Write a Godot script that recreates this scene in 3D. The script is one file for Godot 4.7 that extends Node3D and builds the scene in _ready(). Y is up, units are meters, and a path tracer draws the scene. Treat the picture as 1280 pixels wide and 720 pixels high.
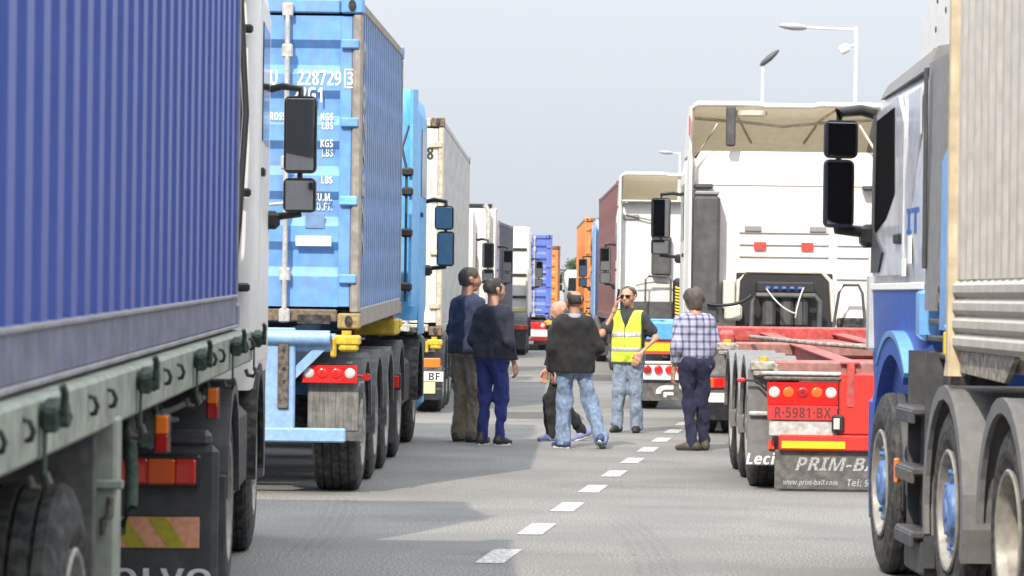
extends Node3D
# A queue of container lorries on both sides of a road, six drivers talking between them.
# World frame: camera at the origin of x and z, looking along -z; y is up; metres.

var M := {}
var used_names := {}
var cache := {}
var font_bold: SystemFont

# ------------------------------------------------------------------ shape helpers
func st() -> SurfaceTool:
	var s := SurfaceTool.new()
	s.begin(Mesh.PRIMITIVE_TRIANGLES)
	s.set_smooth_group(-1)
	return s

func face(s: SurfaceTool, p: Array, c: Vector3) -> void:
	# a flat convex polygon turned away from c
	var n: Vector3 = (p[1] - p[0]).cross(p[2] - p[0])
	if n.length_squared() < 1e-14 and p.size() > 3:
		n = (p[2] - p[0]).cross(p[3] - p[0])
	var out := n.dot(p[0] - c) > 0.0
	for i in range(1, p.size() - 1):
		s.add_vertex(p[0])
		if out:
			s.add_vertex(p[i + 1]); s.add_vertex(p[i])
		else:
			s.add_vertex(p[i]); s.add_vertex(p[i + 1])

func quad(s: SurfaceTool, a: Vector3, b: Vector3, c: Vector3, d: Vector3) -> void:
	for v in [a, c, b, a, d, c]:
		s.add_vertex(v)

func box(s: SurfaceTool, c: Vector3, z: Vector3, bev := 0.012, b := Basis.IDENTITY) -> void:
	# a box with chamfered edges, centre c, size z
	var h := z * 0.5
	var e := minf(bev, minf(h.x, minf(h.y, h.z)) * 0.6)
	var P := func(x, y, w, k): return c + b * Vector3(x * (h.x - (0.0 if k == 0 else e)), y * (h.y - (0.0 if k == 1 else e)), w * (h.z - (0.0 if k == 2 else e)))
	for q in [-1.0, 1.0]:
		face(s, [P.call(q, -1, -1, 0), P.call(q, 1, -1, 0), P.call(q, 1, 1, 0), P.call(q, -1, 1, 0)], c)
		face(s, [P.call(-1, q, -1, 1), P.call(1, q, -1, 1), P.call(1, q, 1, 1), P.call(-1, q, 1, 1)], c)
		face(s, [P.call(-1, -1, q, 2), P.call(1, -1, q, 2), P.call(1, 1, q, 2), P.call(-1, 1, q, 2)], c)
		for r in [-1.0, 1.0]:
			face(s, [P.call(q, r, -1, 0), P.call(q, r, 1, 0), P.call(q, r, 1, 1), P.call(q, r, -1, 1)], c)
			face(s, [P.call(q, -1, r, 0), P.call(q, 1, r, 0), P.call(q, 1, r, 2), P.call(q, -1, r, 2)], c)
			face(s, [P.call(-1, q, r, 1), P.call(1, q, r, 1), P.call(1, q, r, 2), P.call(-1, q, r, 2)], c)
			for t in [-1.0, 1.0]:
				face(s, [P.call(q, r, t, 0), P.call(q, r, t, 1), P.call(q, r, t, 2)], c)

func hexa(s: SurfaceTool, lo: Array, hi: Array) -> void:
	# a closed block between two polygons of equal corner count
	var c := Vector3.ZERO
	for v in lo + hi:
		c += v
	c /= float(lo.size() * 2)
	face(s, lo, c); face(s, hi, c)
	for i in lo.size():
		var j := (i + 1) % lo.size()
		face(s, [lo[i], lo[j], hi[j], hi[i]], c)

func tube(s: SurfaceTool, pts: Array, r: float, n := 8, r2 := -1.0) -> void:
	var rings := []
	for i in pts.size():
		var a: Vector3 = pts[maxi(i - 1, 0)]
		var b: Vector3 = pts[mini(i + 1, pts.size() - 1)]
		var d := (b - a).normalized()
		var u := d.cross(Vector3.UP if absf(d.y) < 0.9 else Vector3.RIGHT).normalized()
		var w := d.cross(u)
		var ring := []
		var rr := r if r2 < 0.0 else lerpf(r, r2, float(i) / maxf(1.0, pts.size() - 1))
		for k in n:
			var t := TAU * k / n
			ring.append(pts[i] + (u * cos(t) + w * sin(t)) * rr)
		rings.append(ring)
	loft(s, rings)

func loft(s: SurfaceTool, rings: Array, cap := true, smooth := true) -> void:
	if smooth:
		s.set_smooth_group(1)
	for i in rings.size() - 1:
		var c := Vector3.ZERO
		for v in rings[i] + rings[i + 1]:
			c += v
		c /= float(rings[i].size() * 2)
		for k in rings[i].size():
			var j: int = (k + 1) % rings[i].size()
			face(s, [rings[i][k], rings[i][j], rings[i + 1][j], rings[i + 1][k]], c)
	s.set_smooth_group(-1)
	if cap:
		var mid := Vector3.ZERO
		for v in rings[0] + rings[-1]:
			mid += v
		mid /= float(rings[0].size() * 2)
		face(s, rings[0], mid)
		face(s, rings[-1], mid)

func arc_pts(a: Vector3, b: Vector3, c: Vector3, n := 8) -> Array:
	# quadratic curve a -> c pulled to b
	var o := []
	for i in n + 1:
		var t := float(i) / n
		o.append(a.lerp(b, t).lerp(b.lerp(c, t), t))
	return o

func lathe(s: SurfaceTool, prof: Array, n := 40, x0 := 0.0) -> void:
	# profile of (radius, x) turned about the x axis; smooth round, creased along
	for i in prof.size() - 1:
		var a: Vector2 = prof[i]
		var b: Vector2 = prof[i + 1]
		s.set_smooth_group(2 + i)
		for k in n:
			var t0 := TAU * k / n
			var t1 := TAU * (k + 1) / n
			var p := [Vector3(a.y + x0, cos(t0) * a.x, sin(t0) * a.x), Vector3(a.y + x0, cos(t1) * a.x, sin(t1) * a.x), Vector3(b.y + x0, cos(t1) * b.x, sin(t1) * b.x), Vector3(b.y + x0, cos(t0) * b.x, sin(t0) * b.x)]
			for v in [p[0], p[1], p[2], p[0], p[2], p[3]]:
				s.add_vertex(v)
	s.set_smooth_group(-1)

func prism(s: SurfaceTool, poly: PackedVector2Array, d0: float, d1: float, xf := Transform3D.IDENTITY) -> void:
	# polygon in local xy, drawn out along local z
	if Geometry2D.is_polygon_clockwise(poly):
		poly.reverse()
	var tri := Geometry2D.triangulate_polygon(poly)
	for i in range(0, tri.size(), 3):
		for q in [[d1, [0, 2, 1]], [d0, [0, 1, 2]]]:
			for k in q[1]:
				var v := poly[tri[i + k]]
				s.add_vertex(xf * Vector3(v.x, v.y, q[0]))
	for i in poly.size():
		var a := poly[i]
		var b := poly[(i + 1) % poly.size()]
		quad(s, xf * Vector3(a.x, a.y, d1), xf * Vector3(a.x, a.y, d0), xf * Vector3(b.x, b.y, d0), xf * Vector3(b.x, b.y, d1))

# polygon given as (z, y), drawn out along x
const SIDE := Transform3D(Basis(Vector3(0, 0, 1), Vector3(0, 1, 0), Vector3(1, 0, 0)), Vector3.ZERO)

func V2(a: Array) -> PackedVector2Array:
	var o := PackedVector2Array()
	for i in range(0, a.size(), 2):
		o.append(Vector2(a[i], a[i + 1]))
	return o

func rring(hx: float, z0: float, z1: float, r: float, y: float, n := 4, cx := 0.0) -> Array:
	# rounded rectangle at height y
	var o := []
	for q in [[hx - r, z1 - r, 0.0], [-hx + r, z1 - r, 90.0], [-hx + r, z0 + r, 180.0], [hx - r, z0 + r, 270.0]]:
		for k in n + 1:
			var t: float = deg_to_rad(q[2] + 90.0 * k / n)
			o.append(Vector3(cx + q[0] + cos(t) * r, y, q[1] + sin(t) * r))
	return o

func numbered(called: String) -> String:
	var n: int = used_names.get(called, 0)
	used_names[called] = n + 1
	return called if n == 0 else "%s_%03d" % [called, n]

func part(called: String, s, m: Material, parent: Node, kind := "") -> MeshInstance3D:
	var o := MeshInstance3D.new()
	o.name = called
	if s is SurfaceTool:
		s.generate_normals()
		o.mesh = s.commit()
	else:
		o.mesh = s
	o.material_override = m
	parent.add_child(o, true)
	if kind:
		o.set_meta("kind", kind)
	return o

func pbox(called: String, c: Vector3, z: Vector3, m: Material, parent: Node, bev := 0.012, b := Basis.IDENTITY) -> MeshInstance3D:
	var s := st()
	box(s, c, z, bev, b)
	return part(called, s, m, parent)

func ptube(called: String, pts: Array, r: float, m: Material, parent: Node, n := 8) -> MeshInstance3D:
	var s := st()
	tube(s, pts, r, n)
	return part(called, s, m, parent)

func thing(called: String, label: String, category: String, at: Vector3, turn := 0.0, group := "") -> Node3D:
	var o := Node3D.new()
	o.name = numbered(called)
	add_child(o)
	o.position = at
	o.rotation.y = turn
	o.set_meta("label", label)
	o.set_meta("category", category)
	if group:
		o.set_meta("group", group)
	return o

func text(called: String, words: String, h: float, at: Vector3, m: Material, parent: Node, wide := 1.0, b := Basis.IDENTITY, align := HORIZONTAL_ALIGNMENT_CENTER, slant := 0.0) -> MeshInstance3D:
	var t := TextMesh.new()
	t.text = words
	t.font = font_bold
	t.font_size = 48
	t.pixel_size = h / (48.0 * 0.715)
	t.depth = 0.003
	t.curve_step = 2.0
	t.horizontal_alignment = align
	t.vertical_alignment = VERTICAL_ALIGNMENT_CENTER
	var o := MeshInstance3D.new()
	o.name = called
	o.mesh = t
	o.material_override = m
	parent.add_child(o, true)
	o.transform = Transform3D(b * Basis(Vector3(wide, 0, 0), Vector3(slant, 1, 0), Vector3(0, 0, 1)), at)
	return o

# ------------------------------------------------------------------ textures and materials
func noise_tex(f: float, lo: float, hi: float, size := 512, oct := 5, sd := 1, type := FastNoiseLite.TYPE_SIMPLEX_SMOOTH) -> NoiseTexture2D:
	var n := FastNoiseLite.new()
	n.noise_type = type
	n.frequency = f
	n.fractal_octaves = oct
	n.seed = sd
	var g := Gradient.new()
	g.set_color(0, Color(lo, lo, lo))
	g.set_color(1, Color(hi, hi, hi))
	var t := NoiseTexture2D.new()
	t.width = size
	t.height = size
	t.seamless = true
	t.noise = n
	t.color_ramp = g
	return t

func patch_tex(f: float, c: Color, from: float, to: float, top: float, sd := 1, size := 512, oct := 5) -> NoiseTexture2D:
	# a colour that covers the part of a surface where the noise is high
	var n := FastNoiseLite.new()
	n.noise_type = FastNoiseLite.TYPE_SIMPLEX_SMOOTH
	n.frequency = f
	n.fractal_octaves = oct
	n.seed = sd
	var g := Gradient.new()
	g.offsets = PackedFloat32Array([0.0, from, to, 1.0])
	g.colors = PackedColorArray([Color(c, 0), Color(c, 0), Color(c, top), Color(c, top)])
	var t := NoiseTexture2D.new()
	t.width = size
	t.height = size
	t.seamless = true
	t.noise = n
	t.color_ramp = g
	return t

func streak_tex(c: Color, strength: float, sd: int) -> ImageTexture:
	# runs of dirt left by rain, long in y
	var n := FastNoiseLite.new()
	n.seed = sd
	n.frequency = 1.0
	n.fractal_octaves = 4
	var im := Image.create(256, 256, false, Image.FORMAT_RGBA8)
	for y in 256:
		for x in 256:
			var tx := TAU * x / 256.0
			var ty := TAU * y / 256.0
			var a := n.get_noise_3d(cos(tx) * 5.0, sin(tx) * 5.0, cos(ty) * 0.35) + 0.6 * n.get_noise_3d(cos(tx) * 14.0 + 40.0, sin(tx) * 14.0, sin(ty) * 0.8)
			a += 0.5 * n.get_noise_3d(cos(tx) * 2.0, sin(ty) * 2.0 + 9.0, cos(ty) * 2.0)
			im.set_pixel(x, y, Color(c.r, c.g, c.b, clampf((a + 0.12) * 1.6, 0.0, 1.0) * strength))
	return ImageTexture.create_from_image(im)

func lin(r: float, g: float, b: float) -> Color:
	return Color(r, g, b).linear_to_srgb()

func mat(called: String, c: Color, rough := 0.6, metal := 0.0, tex: Texture2D = null, scale := 1.0, over: Texture2D = null, over_scale := 1.0) -> StandardMaterial3D:
	var m := StandardMaterial3D.new()
	m.resource_name = called
	m.albedo_color = c
	m.roughness = rough
	m.metallic = metal
	m.cull_mode = BaseMaterial3D.CULL_DISABLED
	if tex:
		m.albedo_texture = tex
		m.uv1_triplanar = true
		m.uv1_triplanar_sharpness = 6.0
		m.uv1_scale = Vector3.ONE * scale
	if over:
		m.detail_enabled = true
		m.detail_albedo = over
		m.detail_blend_mode = BaseMaterial3D.BLEND_MODE_MIX
		m.detail_uv_layer = BaseMaterial3D.DETAIL_UV_2
		m.uv2_triplanar = true
		m.uv2_triplanar_sharpness = 6.0
		m.uv2_scale = Vector3.ONE * over_scale
	M[called] = m
	return m

func paint(m: StandardMaterial3D, coat := 0.6, r := 0.12) -> StandardMaterial3D:
	m.clearcoat_enabled = true
	m.clearcoat = coat
	m.clearcoat_roughness = r
	return m

func materials() -> void:
	font_bold = SystemFont.new()
	font_bold.font_names = PackedStringArray(["Droid Sans"])
	font_bold.font_weight = 700
	var soft := noise_tex(0.012, 0.72, 1.0, 512, 6, 3)
	var mild := noise_tex(0.02, 0.86, 1.0, 512, 5, 5)
	var faint := noise_tex(0.02, 0.94, 1.0, 512, 5, 6)
	var grit := noise_tex(0.09, 0.55, 1.0, 512, 4, 7)
	var scuff := noise_tex(0.03, 0.45, 1.0, 512, 6, 11)
	var dirt := streak_tex(lin(0.16, 0.14, 0.12), 0.5, 4)
	var dirt2 := streak_tex(lin(0.22, 0.2, 0.17), 0.32, 9)
	var rust := patch_tex(0.045, lin(0.2, 0.12, 0.07), 0.5, 0.8, 0.45, 21)
	var rust_heavy := patch_tex(0.025, lin(0.2, 0.12, 0.07), 0.36, 0.7, 0.7, 22)
	var dust := patch_tex(0.03, lin(0.3, 0.28, 0.25), 0.4, 0.85, 0.22, 23)
	var scrape := patch_tex(0.05, lin(0.42, 0.44, 0.46), 0.66, 0.8, 0.5, 24)
	cache["dirt"] = dirt
	# containers
	mat("blue_box", lin(0.05, 0.092, 0.36), 0.45, 0, faint, 0.6)
	mat("rail_lip", lin(0.33, 0.34, 0.38), 0.6, 0, soft, 1.5, rust, 1.5)
	mat("blue_rail", lin(0.17, 0.19, 0.29), 0.6, 0, soft, 0.8, dust, 0.5)
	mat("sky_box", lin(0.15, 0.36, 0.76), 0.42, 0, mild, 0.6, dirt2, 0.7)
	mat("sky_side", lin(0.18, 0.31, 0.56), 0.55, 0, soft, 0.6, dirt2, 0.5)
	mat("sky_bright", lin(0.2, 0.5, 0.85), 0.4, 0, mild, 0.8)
	mat("rusty_post", lin(0.34, 0.325, 0.3), 0.7, 0, soft, 1.2, streak_tex(lin(0.24, 0.15, 0.09), 0.55, 51), 1.3)
	mat("rusty_yellow", lin(0.42, 0.32, 0.14), 0.75, 0, soft, 2.0, rust, 1.2)
	mat("rusty_sill", lin(0.26, 0.2, 0.15), 0.8, 0, scuff, 1.4, rust_heavy, 1.0)
	mat("galvanised", lin(0.6, 0.6, 0.58), 0.5, 0.2, soft, 2.0)
	mat("white_print", lin(0.82, 0.82, 0.8), 0.6, 0, mild, 3.0)
	mat("worn_print", lin(0.62, 0.63, 0.65), 0.6, 0, scuff, 4.0)
	mat("blue_print", lin(0.03, 0.1, 0.35), 0.6)
	mat("cream_post", lin(0.62, 0.57, 0.46), 0.6, 0, soft, 1.0, patch_tex(0.05, lin(0.3, 0.17, 0.08), 0.64, 0.78, 0.7, 30), 0.9)
	mat("reefer_white", lin(0.68, 0.66, 0.62), 0.5, 0, mild, 0.5, dirt2, 0.4)
	mat("reefer_side", lin(0.56, 0.55, 0.52), 0.5, 0, soft, 0.4, dirt2, 0.3)
	mat("slate_box", lin(0.11, 0.115, 0.16), 0.6, 0, soft, 0.5, dirt, 0.5)
	mat("deep_blue_box", lin(0.1, 0.17, 0.6), 0.5, 0, mild, 0.6, dirt2, 0.5)
	mat("orange_box", lin(0.75, 0.25, 0.05), 0.55, 0, mild, 0.5, dirt2, 0.5)
	mat("rust_red_box", lin(0.3, 0.1, 0.06), 0.6, 0, soft, 0.5, dirt, 0.5)
	mat("maroon_box", lin(0.2, 0.075, 0.075), 0.6, 0, soft, 0.4, dirt, 0.5)
	# trailers
	mat("grey_green", lin(0.33, 0.37, 0.31), 0.7, 0, soft, 0.9, dust, 0.6)
	mat("dark_green", lin(0.06, 0.1, 0.075), 0.7, 0, scuff, 2.0)
	mat("trailer_blue", lin(0.25, 0.42, 0.68), 0.5, 0, mild, 1.0, scrape, 0.9)
	mat("trailer_red", lin(0.52, 0.06, 0.055), 0.5, 0, soft, 1.0, dust, 0.9)
	mat("worn_red", lin(0.36, 0.16, 0.14), 0.75, 0, soft, 1.2, dust, 0.8)
	mat("bright_red", lin(0.7, 0.03, 0.02), 0.45, 0, mild, 1.0)
	mat("strong_blue", lin(0.1, 0.36, 0.74), 0.45, 0, mild, 1.0)
	mat("chassis_black", lin(0.018, 0.018, 0.02), 0.75, 0, scuff, 1.0, dust, 0.7)
	mat("steel_grey", lin(0.2, 0.19, 0.17), 0.65, 0.3, scuff, 1.2, rust, 0.9)
	mat("yellow_steel", lin(0.75, 0.52, 0.03), 0.5, 0, soft, 1.4, rust, 1.2)
	mat("rubber", lin(0.03, 0.03, 0.032), 0.85, 0, grit, 1.6, patch_tex(0.03, lin(0.13, 0.125, 0.115), 0.35, 0.8, 0.4, 25), 0.9)
	mat("guard_grey", lin(0.16, 0.16, 0.162), 0.6, 0, mild, 0.9, patch_tex(0.035, lin(0.28, 0.275, 0.265), 0.4, 0.85, 0.14, 36), 0.7)
	mat("guard_plastic", lin(0.1, 0.102, 0.108), 0.62, 0, soft, 1.0, patch_tex(0.03, lin(0.24, 0.235, 0.225), 0.4, 0.85, 0.3, 26), 0.7)
	mat("guard_worn", lin(0.22, 0.215, 0.205), 0.75, 0, soft, 1.2, streak_tex(lin(0.07, 0.07, 0.07), 0.8, 14), 1.1)
	mat("flap_grey", lin(0.11, 0.11, 0.108), 0.8, 0, soft, 1.0, dust, 0.8)
	mat("black_plastic", lin(0.02, 0.02, 0.022), 0.5, 0, mild, 1.0)
	mat("dark_plastic", lin(0.055, 0.057, 0.063), 0.55, 0, mild, 1.0, patch_tex(0.014, lin(0.16, 0.155, 0.15), 0.45, 0.9, 0.3, 27), 0.6)
	mat("hose_black", lin(0.012, 0.012, 0.012), 0.5)
	mat("rim_steel", lin(0.36, 0.345, 0.31), 0.5, 0.2, soft, 1.6, patch_tex(0.03, lin(0.16, 0.13, 0.1), 0.5, 0.85, 0.35, 28), 1.0)
	mat("hub_blue", lin(0.12, 0.24, 0.55), 0.5, 0, soft, 2.0, dust, 1.5)
	mat("nut_steel", lin(0.25, 0.24, 0.23), 0.5, 0.5)
	mat("red_lens", lin(0.6, 0.015, 0.012), 0.2)
	mat("dark_red_lens", lin(0.33, 0.01, 0.01), 0.2)
	mat("orange_lens", lin(0.75, 0.17, 0.015), 0.25)
	mat("orange_red_lens", lin(0.7, 0.11, 0.02), 0.25)
	mat("clear_lens", lin(0.5, 0.48, 0.47), 0.15)
	mat("reflector_yellow", lin(0.75, 0.47, 0.02), 0.35)
	mat("reflector_red", lin(0.75, 0.06, 0.03), 0.35)
	mat("chevron_pink", lin(0.85, 0.4, 0.24), 0.4, 0, mild, 2.0)
	mat("chevron_olive", lin(0.5, 0.42, 0.03), 0.4, 0, mild, 2.0)
	for n in ["red_lens", "dark_red_lens", "orange_lens", "clear_lens"]:
		paint(M[n], 0.8, 0.05)
	mat("plate_white", lin(0.78, 0.78, 0.75), 0.5)
	mat("plate_yellow", lin(0.7, 0.62, 0.3), 0.5)
	mat("plate_red", lin(0.62, 0.03, 0.03), 0.45)
	mat("plate_ink", lin(0.1, 0.02, 0.02), 0.6)
	# cabs
	paint(mat("cab_white", lin(0.68, 0.67, 0.645), 0.4, 0, faint, 0.5, patch_tex(0.012, lin(0.6, 0.57, 0.52), 0.5, 0.85, 0.3, 29), 0.5), 0.2, 0.25)
	mat("cab_cream", lin(0.7, 0.67, 0.59), 0.5, 0, mild, 0.6)
	mat("shell_inside", lin(0.74, 0.68, 0.56), 0.8, 0, soft, 0.8)
	mat("shell_inside_dark", lin(0.55, 0.46, 0.32), 0.8, 0, soft, 0.8)
	paint(mat("cab_blue", lin(0.12, 0.42, 0.78), 0.5, 0, mild, 0.6), 0.15, 0.3)
	paint(mat("cab_silver", lin(0.62, 0.63, 0.68), 0.38, 0.15, mild, 0.6, dirt2, 0.5))
	paint(mat("cab_deep_blue", lin(0.03, 0.09, 0.4), 0.5, 0, mild, 0.8), 0.12, 0.3)
	paint(mat("cab_light_blue", lin(0.16, 0.4, 0.8), 0.35, 0, mild, 0.8))
	mat("panel_grey", lin(0.22, 0.22, 0.225), 0.6, 0, mild, 0.8, dirt2, 0.5)
	mat("cab_interior", lin(0.012, 0.012, 0.013), 0.9).specular_mode = BaseMaterial3D.SPECULAR_DISABLED
	var grp := mat("grp_shell", lin(0.84, 0.81, 0.74), 0.6, 0, faint, 0.6)
	grp.backlight_enabled = true
	grp.backlight = lin(0.24, 0.21, 0.15)
	mat("stack_grey", lin(0.085, 0.087, 0.09), 0.6, 0, soft, 0.8)
	mat("grey_tab", lin(0.22, 0.22, 0.22), 0.6)
	mat("red_tab", lin(0.75, 0.05, 0.035), 0.5)
	var gl := mat("dark_glass", lin(0.012, 0.014, 0.016), 0.12)
	gl.metallic_specular = 0.25
	mat("mirror_glass", lin(0.3, 0.31, 0.33), 0.05, 1.0)
	mat("mirror_shell", lin(0.014, 0.014, 0.016), 0.4, 0, mild, 1.0)
	mat("hose_yellow", lin(0.75, 0.5, 0.02), 0.45)
	mat("hose_orange", lin(0.75, 0.2, 0.02), 0.45)
	mat("fitting_blue", lin(0.05, 0.12, 0.5), 0.4)
	mat("tipper_beige", lin(0.52, 0.495, 0.45), 0.6, 0, mild, 0.6, streak_tex(lin(0.4, 0.35, 0.28), 0.3, 31), 0.6)
	mat("tipper_post", lin(0.66, 0.56, 0.38), 0.65, 0, soft, 0.8, streak_tex(lin(0.4, 0.3, 0.18), 0.5, 32), 0.9)
	mat("tipper_low", lin(0.5, 0.45, 0.38), 0.7, 0, scuff, 0.8, dust, 0.6)
	# street
	mat("pole_white", lin(0.75, 0.76, 0.78), 0.45, 0, mild, 0.5)
	mat("lamp_grey", lin(0.3, 0.31, 0.33), 0.5)
	mat("lamp_dark", lin(0.05, 0.055, 0.065), 0.5)
	mat("road_paint", lin(0.72, 0.72, 0.7), 0.7, 0, scuff, 1.3, patch_tex(0.03, lin(0.24, 0.235, 0.225), 0.55, 0.75, 0.8, 33), 0.8)
	mat("leaf", lin(0.06, 0.11, 0.035), 0.7)
	mat("leaf_light", lin(0.1, 0.16, 0.05), 0.7)
	mat("hair_steel", lin(0.07, 0.06, 0.055), 0.8, 0, grit, 12.0)
	mat("bark", lin(0.12, 0.09, 0.06), 0.9, 0, grit, 1.0)
	var g := mat("asphalt", lin(0.43, 0.418, 0.395), 0.92)
	g.albedo_texture = noise_tex(0.09, 0.3, 1.0, 1024, 4, 41)
	g.uv1_triplanar = true
	g.uv1_world_triplanar = true
	g.uv1_scale = Vector3.ONE * 0.5
	g.detail_enabled = true
	g.detail_albedo = patch_tex(0.008, lin(0.13, 0.128, 0.124), 0.4, 0.7, 0.62, 42, 1024, 8)
	g.detail_blend_mode = BaseMaterial3D.BLEND_MODE_MIX
	g.detail_uv_layer = BaseMaterial3D.DETAIL_UV_2
	g.uv2_triplanar = true
	g.uv2_world_triplanar = true
	g.uv2_scale = Vector3.ONE * 0.06
	g.normal_enabled = true
	var nt := NoiseTexture2D.new()
	nt.width = 512; nt.height = 512; nt.seamless = true; nt.as_normal_map = true; nt.bump_strength = 5.0
	var nn := FastNoiseLite.new()
	nn.frequency = 0.15; nn.seed = 8
	nt.noise = nn
	g.normal_texture = nt
	g.normal_scale = 0.5
	var tm := mat("tyre_rub", Color(lin(0.06, 0.06, 0.06), 1.0), 0.9)
	tm.transparency = BaseMaterial3D.TRANSPARENCY_ALPHA
	tm.albedo_texture = patch_tex(0.05, Color(1, 1, 1), 0.4, 0.85, 0.2, 44, 256)
	tm.uv1_triplanar = true
	tm.uv1_scale = Vector3.ONE * 1.5
	var sm := mat("patch_asphalt", lin(0.13, 0.128, 0.125), 0.92, 0, noise_tex(0.11, 0.5, 1.0, 512, 3, 46), 0.6)
	sm.uv1_world_triplanar = true
	# clothes
	mat("skin", lin(0.5, 0.27, 0.18), 0.55, 0, mild, 4.0)
	mat("skin_tan", lin(0.4, 0.2, 0.13), 0.55, 0, mild, 4.0)
	for k in [["navy_knit", 0.026, 0.036, 0.085], ["ink_knit", 0.013, 0.017, 0.034], ["black_knit", 0.01, 0.01, 0.011], ["khaki", 0.36, 0.3, 0.22], ["royal_cotton", 0.022, 0.034, 0.2], ["dark_denim", 0.016, 0.018, 0.06], ["black_cotton", 0.012, 0.012, 0.014], ["charcoal_shirt", 0.035, 0.04, 0.045]]:
		var c := mat(k[0], lin(k[1], k[2], k[3]), 0.9, 0, soft, 6.0)
		c.rim_enabled = true
		c.rim = 0.15
	mat("pale_denim", lin(0.22, 0.3, 0.45), 0.9, 0, soft, 3.0)
	mat("grey_denim", lin(0.24, 0.3, 0.4), 0.9, 0, soft, 3.0)
	mat("hi_vis", lin(0.62, 0.8, 0.06), 0.75, 0, mild, 3.0)
	mat("silver_band", lin(0.42, 0.43, 0.44), 0.4, 0.2)
	mat("shoe_black", lin(0.015, 0.015, 0.016), 0.6)
	mat("shoe_brown", lin(0.05, 0.04, 0.03), 0.65)
	mat("shoe_navy", lin(0.03, 0.05, 0.13), 0.6)
	mat("shoe_blue", lin(0.17, 0.19, 0.36), 0.6)
	mat("sole_white", lin(0.7, 0.7, 0.68), 0.7)
	mat("hair_dark", lin(0.035, 0.029, 0.026), 0.7, 0, grit, 12.0)
	mat("hair_brown", lin(0.1, 0.08, 0.065), 0.7, 0, grit, 12.0)
	mat("hair_grey", lin(0.12, 0.1, 0.085), 0.7, 0, grit, 12.0)
	mat("eye_white", lin(0.7, 0.68, 0.65), 0.3)
	mat("collar_grey", lin(0.3, 0.32, 0.36), 0.9)
	var im := Image.create(64, 64, false, Image.FORMAT_RGB8)
	for y in 64:
		for x in 64:
			var v := 0.0
			for q in [x, y]:
				v += [0.0, 0.3, 1.0, 1.0, 0.3, 0.0, 0.15, 0.0][int(q / 4.0) % 8] * 0.5
			im.set_pixel(x, y, lin(0.34, 0.35, 0.43).lerp(lin(0.035, 0.038, 0.1), v))
	mat("plaid", Color.WHITE, 0.9, 0, ImageTexture.create_from_image(im), 6.5)

# ------------------------------------------------------------------ wheels
func wheel_proto(kind: String) -> Node3D:
	if cache.has("wheel_" + kind):
		return cache["wheel_" + kind]
	var R := 0.5
	var w := 0.38
	if kind == "steer" or kind == "steer_blue":
		R = 0.52; w = 0.32
	elif kind == "drive" or kind == "drive_pale":
		R = 0.51; w = 0.29
	var h := w / 2
	var root := Node3D.new()
	root.name = "wheel"
	var p := [Vector2(0.3, -h + 0.03), Vector2(0.36, -h + 0.005), Vector2(R - 0.12, -h), Vector2(R - 0.05, -h + 0.012), Vector2(R - 0.012, -h + 0.03), Vector2(R, -h + 0.05)]
	for g in 4:
		var gx := lerpf(-h + 0.09, h - 0.09, g / 3.0)
		p.append_array([Vector2(R, gx - 0.008), Vector2(R - 0.014, gx - 0.005), Vector2(R - 0.014, gx + 0.005), Vector2(R, gx + 0.008)])
	p.append_array([Vector2(R, h - 0.05), Vector2(R - 0.012, h - 0.03), Vector2(R - 0.05, h - 0.012), Vector2(R - 0.12, h), Vector2(0.36, h - 0.005), Vector2(0.3, h - 0.03)])
	var s := st()
	lathe(s, p, 48)
	part("tyre", s, M.rubber, root)
	s = st()
	if kind.begins_with("steer") or kind == "trailer":
		lathe(s, [Vector2(0.3, h - 0.03), Vector2(0.31, h - 0.008), Vector2(0.3, h), Vector2(0.285, h - 0.005), Vector2(0.27, h - 0.04), Vector2(0.262, h - 0.055)], 40)
	else:
		lathe(s, [Vector2(0.3, h - 0.03), Vector2(0.31, h - 0.008), Vector2(0.3, h), Vector2(0.285, h - 0.005), Vector2(0.27, h - 0.05), Vector2(0.262, h - 0.13), Vector2(0.25, h - 0.15), Vector2(0.22, h - 0.16)], 40)
	part("rim", s, M.rim_steel, root)
	s = st()
	var hm: Material = M.hub_blue if kind.ends_with("blue") else M.rim_steel
	var drive := kind.begins_with("drive")
	var f := h - 0.16 if drive else h - 0.05
	var rd := 0.222 if drive else 0.264
	lathe(s, [Vector2(rd, f - 0.006), Vector2(rd - 0.015, f + 0.004), Vector2(0.165, f + 0.012), Vector2(0.15, f + 0.004), Vector2(0.135, f + 0.008), Vector2(0.128, f + 0.04), Vector2(0.11, f + 0.05), Vector2(0.06, f + 0.052), Vector2(0.05, f + 0.06), Vector2(0.0, f + 0.062)], 32)
	for k in 10:
		var t := TAU * k / 10.0
		var nr := 0.178 if drive else 0.2
		tube(s, [Vector3(f, cos(t) * nr, sin(t) * nr), Vector3(f + 0.03, cos(t) * nr, sin(t) * nr)], 0.015, 6)
	part("hub", s, hm, root)
	cache["wheel_" + kind] = root
	return root

func put_wheel(kind: String, parent: Node, at: Vector3, side: float) -> void:
	var w: Node3D = wheel_proto(kind).duplicate()
	w.name = "wheel"
	parent.add_child(w, true)
	w.position = at
	w.rotation = Vector3(at.z * 1.7, 0.0 if side > 0 else PI, 0)

func arch(s: SurfaceTool, cz: float, cy: float, r: float, a0: float, a1: float, x0: float, x1: float, t := 0.025, n := 14) -> void:
	var poly := PackedVector2Array()
	for k in n + 1:
		var a := deg_to_rad(lerpf(a0, a1, float(k) / n))
		poly.append(Vector2(cz + cos(a) * r, cy + sin(a) * r))
	for k in n + 1:
		var a := deg_to_rad(lerpf(a1, a0, float(k) / n))
		poly.append(Vector2(cz + cos(a) * (r - t), cy + sin(a) * (r - t)))
	prism(s, poly, x0, x1, SIDE)

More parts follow.
